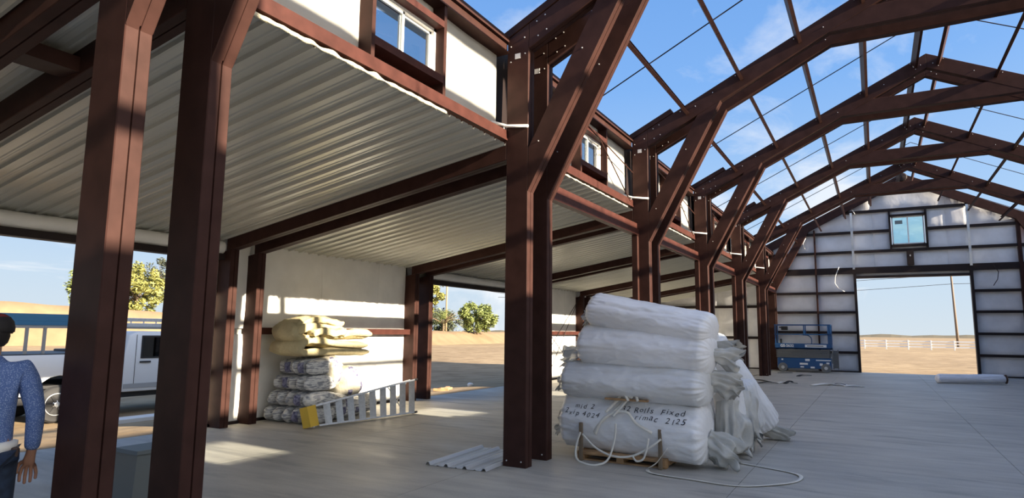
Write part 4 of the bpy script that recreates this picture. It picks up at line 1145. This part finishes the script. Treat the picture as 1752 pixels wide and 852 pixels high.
w00 = vx((0, 0, .93), (.16, .12)); w0 = vx((0, 0, .975), (.168, .126), w00); a_ = vx((0, .0, 1.10), (.168, .122), w0); c_ = vx((0, -.005, 1.27), (.178, .128), a_); n_ = vx((0, .0, 1.40), (.105, .085), c_); vx((0, .015, 1.475), (.066, .062), n_)
for s_ in (-1, 1):
    b_ = vx((s_ * .172, -.005, 1.385), .072, c_); b2_ = vx((s_ * .215, -.02, 1.25), .060, b_); e_ = vx((s_ * .245, -.03, 1.13), .050, b2_); m1 = vx((s_ * .244, .0, 1.01), .046, e_); vx((s_ * .242, .03, .915), .040, m1)
SH = skin('shirt', V, Ed, shirt_mat(), ps)
V, Ed = [], []
p_ = vx((0, 0, .94), (.158, .118)); 
for s_ in (-1, 1):
    h_ = vx((s_ * .092, -.005, .86), .108, p_); k_ = vx((s_ * .102, .03 + .07 * s_, .49), .076, h_); q_ = vx((s_ * .102, -.02 + .11 * s_, .16), .062, k_); vx((s_ * .102, -.03 + .12 * s_, .07), .064, q_)
skin('jeans', V, Ed, mat('dark_denim', (.020, .035, .070), .9, 0, var=.3, vscale=20), ps)
for s_ in (-1, 1):
    V, Ed = [], []
    y0_ = .12 * s_
    a_ = vx((s_ * .10, -.06 + y0_, .045), .044); b_ = vx((s_ * .10, .04 + y0_, .045), .045, a_); vx((s_ * .105, .16 + y0_, .035), .036, b_)
    skin('shoe', V, Ed, mat('brown_boot', (.08, .045, .025), .6), ps)
MB().lathe([(.150, -.012), (.176, -.008), (.178, .040), (.150, .046)], (0, 0, .938), 'Z', 28).build('undershirt_hem', PVC, ps, smooth=True).scale = (1, .78, 1)
MB().lathe([(.150, -.022), (.170, -.018), (.170, .018), (.150, .022)], (0, 0, .925), 'Z', 28).build('belt', mat('black_belt', (.02, .018, .016), .5), ps, smooth=True).scale = (1, .80, 1)
MB().bbox(.150, .185, -.075, .0, .86, .95, .008).build('phone_holster', mat('dark_leather', (.045, .02, .014), .5), ps)
MB().bbox(.02, .075, -.165, -.13, .885, .945, .008).build('tape_measure', mat('yellow_case', (.62, .48, .08), .5), ps)
hairm = mat('black_hair', (.012, .010, .009), .75)
MB().lathe([(.01, 1.655), (.066, 1.645), (.094, 1.60), (.097, 1.56), (.088, 1.525), (.07, 1.505), (.03, 1.50)], (0, .030, 0), 'Z', 24).build('hair', hairm, ps, smooth=True).scale = (.92, 1.0, 1)
CAPM = mat('black_cap', (.018, .016, .016), .8); CAPR = mat('dark_red_cap', (.16, .02, .022), .8)
cp = MB().lathe([(.106, 1.585), (.108, 1.61), (.100, 1.645), (.080, 1.672)], (0, .045, 0), 'Z', 26).build('cap', CAPM, ps, smooth=True)
MB().lathe([(.082, 1.669), (.055, 1.688), (.010, 1.694)], (0, .045, 0), 'Z', 26).build('cap_crown', CAPR, cp, smooth=True)
def brim(u, v): a = math.pi * (u - .0); return (.105 * math.cos(a) * (1 - .1 * v), .075 + .06 * math.sin(a) + .085 * v * math.sin(a) ** .5 if a > .01 else .075, 1.595 - .02 * v)
MB().grid(brim, 14, 3).build('cap_brim', CAPM, cp, smooth=True)
for s_ in (-1, 1): MB().lathe([(.001, -.008), (.009, -.004), (.010, 0), (.009, .004), (.001, .008)], (s_ * .032, .142, 1.578), 'Y', 10).build('eye', mat('eye_dark', (.03, .02, .015), .3), ps, smooth=True)

# ------------------------------------------------------------------ white pickup outside
TG = -.345
TWH = mat('white_truck_paint', (.74, .77, .80), .25)
TBL = mat('black_trim', (.02, .02, .022), .5)
tk = empty('pickup_truck', 'white pickup truck with ladder rack parked on the dirt outside', 'truck', loc=(0, 0, TG))
XN, XF = -11.0, -12.95
def yz_prism(poly, x0, x1, bev=.03):
    bm = bmesh.new()
    vs = [bm.verts.new((x0, y, z)) for y, z in poly]; f = bm.faces.new(vs)
    r = bmesh.ops.extrude_face_region(bm, geom=[f]); bmesh.ops.translate(bm, vec=(x1 - x0, 0, 0), verts=[e for e in r['geom'] if isinstance(e, bmesh.types.BMVert)])
    if bev: bmesh.ops.bevel(bm, geom=bm.edges[:], offset=bev, segments=2, affect='EDGES', profile=.5)
    bm.verts.index_update(); m_ = MB(); m_.add([v.co for v in bm.verts], [[v.index for v in q.verts] for q in bm.faces]); bm.free(); return m_
def arch(yc, r, z, n=9): return [(yc + r * math.cos(math.pi * (1 - k / (n - 1))), z + r * math.sin(math.pi * (1 - k / (n - 1)))) for k in range(n)]
# bed with wheel arch
bedp = [(-1.25, .62), (-1.25, 1.39), (1.36, 1.39), (1.36, .56), (.62, .56)] + arch(.14, .46, .50)[::-1] + [(-.40, .56), (-.9, .60)]
bd = yz_prism(bedp, XN, XN - .10, .02).build('bed_side', TWH, tk); shade(bd)
bd2 = yz_prism(bedp, XF, XF + .10, .02).build('bed_side', TWH, tk); shade(bd2)
MB().box(XN - .09, XF + .09, -1.2, 1.34, .70, .76).build('bed_floor', TBL, tk)
MB().bbox(XN - .05, XF + .05, -1.27, -1.20, .62, 1.36, .02).build('tailgate', TWH, tk)
MB().box(XN - .02, XF + .02, -1.25, 1.36, 1.385, 1.41).box(0, 0, 0, 0, 0, 0).build('bed_rail_cap', TBL, tk)
MB().bbox(XN - .15, XF + .15, .80, 1.25, 1.20, 1.46, .02).build('tool_box', TBL, tk)
cabp = [(1.42, .52), (1.42, 1.36), (1.50, 1.80), (1.66, 1.87), (2.9, 1.87), (3.10, 1.80), (3.72, 1.32), (4.75, 1.22), (4.92, 1.08), (4.95, .60), (4.62, .52)] + arch(4.10, .46, .50)[::-1] + [(3.58, .50)]
cb_ = yz_prism(cabp, XN - .01, XF + .01, .045).build('cab', TWH, tk); shade(cb_, 40)
MB().box(XN + .0, XN + .012, 1.82, 2.86, 1.30, 1.74).build('door_window', TGLASS, tk)
MB().box(XN - .004, XN + .006, 1.78, 2.92, 1.26, 1.78).build('window_seal', TBL, tk)
MB().box(XN - .004, XN + .003, 1.66, 1.668, .62, 1.80).box(XN - .004, XN + .003, 2.98, 2.988, .62, 1.75).build('door_seam', TBL, tk)
MB().bbox(XN - .0, XN + .025, 1.76, 2.02, 1.16, 1.20, .008).build('door_handle', TBL, tk)
MB().box(XN - .004, XN + .004, 1.44, 3.55, .60, .70).build('rocker_panel', mat('grey_lower_trim', (.35, .36, .37), .5), tk)
MB().bbox(XN - .0, XN + .22, 3.0, 3.12, 1.28, 1.52, .02).build('mirror', TBL, tk)
MB().box(XN - .12, XF + .12, -1.1, 4.8, .40, .62).build('frame_rail', TBL, tk)
MB().bbox(XN - .05, XF + .05, 4.86, 5.04, .50, .74, .03).build('bumper', GALV, tk)
for yc in (.14, 4.10):
    for x, sg in ((XN - .03, -1), (XF + .03, 1)):
        wq = MB().lathe([(.05, 0), (.23, .0), (.25, .012 * sg), (.34, .010 * sg), (.375, .05 * sg), (.375, .21 * sg), (.34, .25 * sg), (.05, .25 * sg)], (x, yc, .375), 'X', 32).build('wheel', BLACK, tk); shade(wq)
        MB().lathe([(.03, -.02 * sg), (.07, -.012 * sg), (.09, .03 * sg), (.19, .015 * sg), (.22, -.006 * sg), (.235, .006 * sg)], (x, yc, .375), 'X', 32).build('rim', GALV, wq, smooth=True)
        for q in range(6):
            a = q * math.pi / 3; MB().beam((x - .008 * sg, yc + .05 * math.cos(a), .375 + .05 * math.sin(a)), (x - .006 * sg, yc + .21 * math.cos(a), .375 + .21 * math.sin(a)), .05, .02, up=(1, 0, 0)).build('spoke', BLACK, wq)
RK = mat('rack_tube', (.30, .31, .32), .45, .5)
for x in (XN - .06, XF + .06):
    for y in (-.52, -.20, 1.28): MB().beam((x, y, 1.40), (x, y, 1.93), .05, .05, up=(0, 1, 0)).build('rack_post', RK, tk)
    MB().beam((x, -1.2, 1.955), (x, 3.3, 1.955), .06, .05).build('rack_rail', RK, tk)
for y in (-1.0, -.20, 1.28, 2.6): MB().beam((XN - .02, y, 1.95), (XF + .02, y, 1.95), .05, .05).build('rack_crossbar', RK, tk)
def ext_ladder(lab, mt, x, y0, y1, z, h, grp):
    t = empty('extension_ladder', lab, 'ladder', grp)
    for zz in ((z + .04, z + h - .04) if h < .22 else (z + .045, z + h / 2 + .004, z + h - .04)): MB().bbox(x - .035, x + .035, y0, y1, zz - .04, zz + .04, .006).build('rail', mt, t)
    n = int((y1 - y0) / .3)
    for k in range(n): MB().tube([(x, y0 + .15 + k * .3, z + .05), (x, y0 + .15 + k * .3, z + h - .05)], .016, 8).build('rung', ALU, t)
ext_ladder('blue fibreglass ladder on edge on the pickup rack', mat('blue_fibreglass', (.03, .14, .26), .5), XN - .20, -3.2, 1.15, 1.635, .24, 'ladders on the pickup rack')
ext_ladder('aluminium ladder on edge on the pickup rack above the cab', ALU, XN - .45, -1.4, 3.7, 1.635, .20, 'ladders on the pickup rack')

# ------------------------------------------------------------------ yard things
tb = MB().bbox(-9.75, -9.35, -.3, 2.6, ground_z(-9.5, 1) + .0, ground_z(-9.5, 1) + .09, .01).build('trim_board', PVC)
tag(tb, 'white metal trim board lying on the dirt between slab and pickup', 'board')
for k, (x, y) in enumerate(((-7.15, 8.2), (-7.35, 8.7), (-7.5, 9.0))):
    q = MB().bbox(-.22, .22, -.06, .06, 0, .07, .008).build('wood_offcut', WOOD); q.location = (x, y, ground_z(x, y)); q.rotation_euler = (0, 0, .5 + k * .8)
    tag(q, ['wood offcut on the dirt just outside the slab edge', 'second wood offcut on the dirt, turned crosswise', 'third wood offcut on the dirt, farthest from the slab edge'][k], 'offcut', 'wood offcuts in the yard')
rk = MB().lathe([(.01, 0), (.09, .01), (.10, .07), (.06, .11), (.01, .12)], (0, 0, 0), 'Z', 9).build('rock', PVC); rk.location = (-7.4, 10.1, ground_z(-7.4, 10.1)); tag(rk, 'single pale rock on the dirt outside the open bay', 'rock')
# white rail fence beyond the doorway
FNC = mat('white_fence_vinyl', (.84, .84, .82), .5)
fc = empty('rail_fence', 'white three-rail fence across the field beyond the doorway', 'fence', loc=(0, 88, -.15))
for k in range(-8, 22):
    x = k * 2.4; MB().bbox(x - .065, x + .065, -.065, .065, 0, 1.22, .01).build('post', FNC, fc)
for k in range(-8, 21):
    for z in (.38, .72, 1.06): MB().box(k * 2.4 + .06, k * 2.4 + 2.34, -.02, .02, z - .07, z + .07).build('rail', FNC, fc)
POLE = mat('weathered_pole', (.20, .15, .11), .9)
up1 = empty('utility_pole', 'tall wooden utility pole standing in the field beyond the fence', 'pole', loc=(14.6, 112, -.2))
MB().tube([(0, 0, 0), (-.25, 0, 11.5)], [.20, .14], 10).build('shaft', POLE, up1, smooth=True)
MB().box(-1.2, .8, -.06, .06, 11.0, 11.15).build('crossarm', POLE, up1)
for k, (z, zl, zr) in enumerate(((11.1, 10.1, 11.5), (9.6, 8.2, 10.4))):
    pts = [Vector((14.35, 112, z)).lerp(Vector((-60, 100, zl)), q / 10) - Vector((0, 0, 1.2 * math.sin(math.pi * q / 10))) for q in range(10, -1, -1)] + [Vector((14.35, 112, z)).lerp(Vector((80, 125, zr)), q / 10) for q in range(1, 11)]
    o = MB().tube(pts, .035, 5).build('overhead_wire', DKSTEEL, up1); o.matrix_parent_inverse = Matrix.Translation((-14.6, -112, .2))
up2 = empty('utility_pole', 'slim wooden utility pole among the trees on the earth bank', 'pole', loc=(-54.9, 75.6, .9))
MB().tube([(0, 0, -1), (0, 0, 10)], [.17, .13], 10).build('shaft', mat('tan_pole', (.36, .24, .14), .9), up2, smooth=True)
for k, zz in enumerate((10.4, 8.9)):
    o = MB().tube([(-54.9, 75.6, zz), (-53.5, 105, zz - 1.0), (-52, 140, zz)], .03, 5).build('overhead_wire', DKSTEEL, up2); o.matrix_parent_inverse = Matrix.Translation((54.9, -75.6, -.9))

# ------------------------------------------------------------------ trees
def leafmat(name, c1, c2):
    m_ = mat(name, c1, .6, 0, var=.3, vscale=1.2, col2=c2)
    return m_
BARK = mat('bark', (.16, .11, .07), .95, 0, var=.3, vscale=6)
def tree(lab, loc, h, crown, rx, rz, n, mt, seed, leaf=.30, palm=False):
    rn = random.Random(seed); t = empty('tree', lab, 'tree', 'trees beyond the yard', loc=loc)
    tr = MB(); tr.tube([(0, 0, -.6), (.1, 0, crown * .5), (.05, .1, crown)], [.22, .17, .12], 9)
    tips = []
    for k in range(9):
        a = k * 2.4 + rn.random(); el = rn.uniform(.2, 1.1); L_ = rx * rn.uniform(.5, .95)
        e = (L_ * math.cos(a) * math.cos(el), L_ * math.sin(a) * math.cos(el), crown + rz * .9 * math.sin(el) * rn.uniform(.3, .9))
        tr.tube([(0.05, 0, crown * .75), (e[0] * .5, e[1] * .5, (crown * .8 + e[2]) / 2 + .1), e], [.09, .06, .025], 6); tips.append(e)
    tr.build('trunk', BARK, t, smooth=True)
    lm = MB()
    if palm:
        for k in range(64):
            a = rn.uniform(0, 2 * math.pi); el = rn.uniform(-.1, 1.3); L_ = rx * rn.uniform(.8, 1.15)
            p = [Vector((0, 0, crown)) + Vector((math.cos(a) * math.cos(el), math.sin(a) * math.cos(el), math.sin(el))) * (L_ * q) - Vector((0, 0, .55 * L_ * q * q)) for q in [i / 9 for i in range(10)]]
            for i in range(1, 10):
                for s_ in (-1, 1):
                    d = (p[i] - p[i - 1]).normalized(); sd = d.cross(Vector((0, 0, 1))).normalized() * s_; tip = p[i] + (sd * .8 + d * .7 + Vector((0, 0, -.25))) * (.55 * (1.1 - i / 11))
                    lm.add([p[i], p[i] + d * .09, tip], [(0, 1, 2)])
    else:
        cl_ = []
        for k in range(46):
            while True:
                v = Vector((rn.uniform(-1, 1), rn.uniform(-1, 1), rn.uniform(-1, 1)))
                if .3 < v.length < 1: break
            cl_.append((Vector((v.x * rx, v.y * rx, crown + rz * .25 + v.z * rz)), rn.uniform(.28, .55) * rx * .55))
        for k in range(n):
            c, r = rn.choice(cl_)
            v = Vector((rn.gauss(0, 1), rn.gauss(0, 1), rn.gauss(0, 1))).normalized() * (r * rn.random() ** .4)
            p = c + v; a = Vector((rn.uniform(-1, 1), rn.uniform(-1, 1), rn.uniform(-.6, .6))).normalized(); b = a.cross(Vector((rn.uniform(-1, 1), rn.uniform(-1, 1), 1))).normalized()
            s_ = leaf * rn.uniform(.6, 1.2)
            lm.add([p - a * s_, p + b * s_ * .45, p + a * s_, p - b * s_ * .45], [(0, 1, 2, 3)])
    lo = link('foliage', lm.mesh('foliage', mt), t); lo['kind'] = 'stuff'
    return t
LG = leafmat('olive_leaves', (.16, .21, .06), (.30, .34, .11)); LY = leafmat('yellow_green_leaves', (.25, .27, .07), (.42, .40, .13)); LD = leafmat('dark_leaves', (.07, .085, .05), (.13, .14, .09))
tree('small olive-green tree on the bank left of the pickup cab', (-76.5, 33.2, 3.3), 5, 2.4, 2.2, 2.0, 2600, LG, 1, .26)
tree('round yellow-green tree on the bank behind the pickup cab', (-74.3, 38.0, 2.8), 6, 2.6, 2.9, 3.0, 5200, LY, 2, .26)
tree('dark bare-topped tree behind the yellow-green one', (-80.5, 45.5, 3.0), 8, 5.2, 3.2, 2.8, 1600, LD, 3, .26)
tree('tall yellow-green tree behind the slim pole', (-58.6, 74.2, 1.3), 9, 6.4, 3.4, 5.2, 8200, LY, 4, .28)
tree('palm-like bushy tree below the tall one by the slim pole', (-54.0, 73.5, 1.2), 4, 2.0, 4.0, 2.0, 0, LG, 5, palm=True)
tree('broad olive-green tree hanging over the earth bank', (-51.5, 79.4, 1.0), 4.5, 2.3, 3.0, 2.3, 6500, LG, 6, .28)
tree('dark low shrub under the palm-like tree', (-61.5, 83.5, 1.3), 3, 1.5, 3.6, 1.9, 3600, LD, 7, .28)
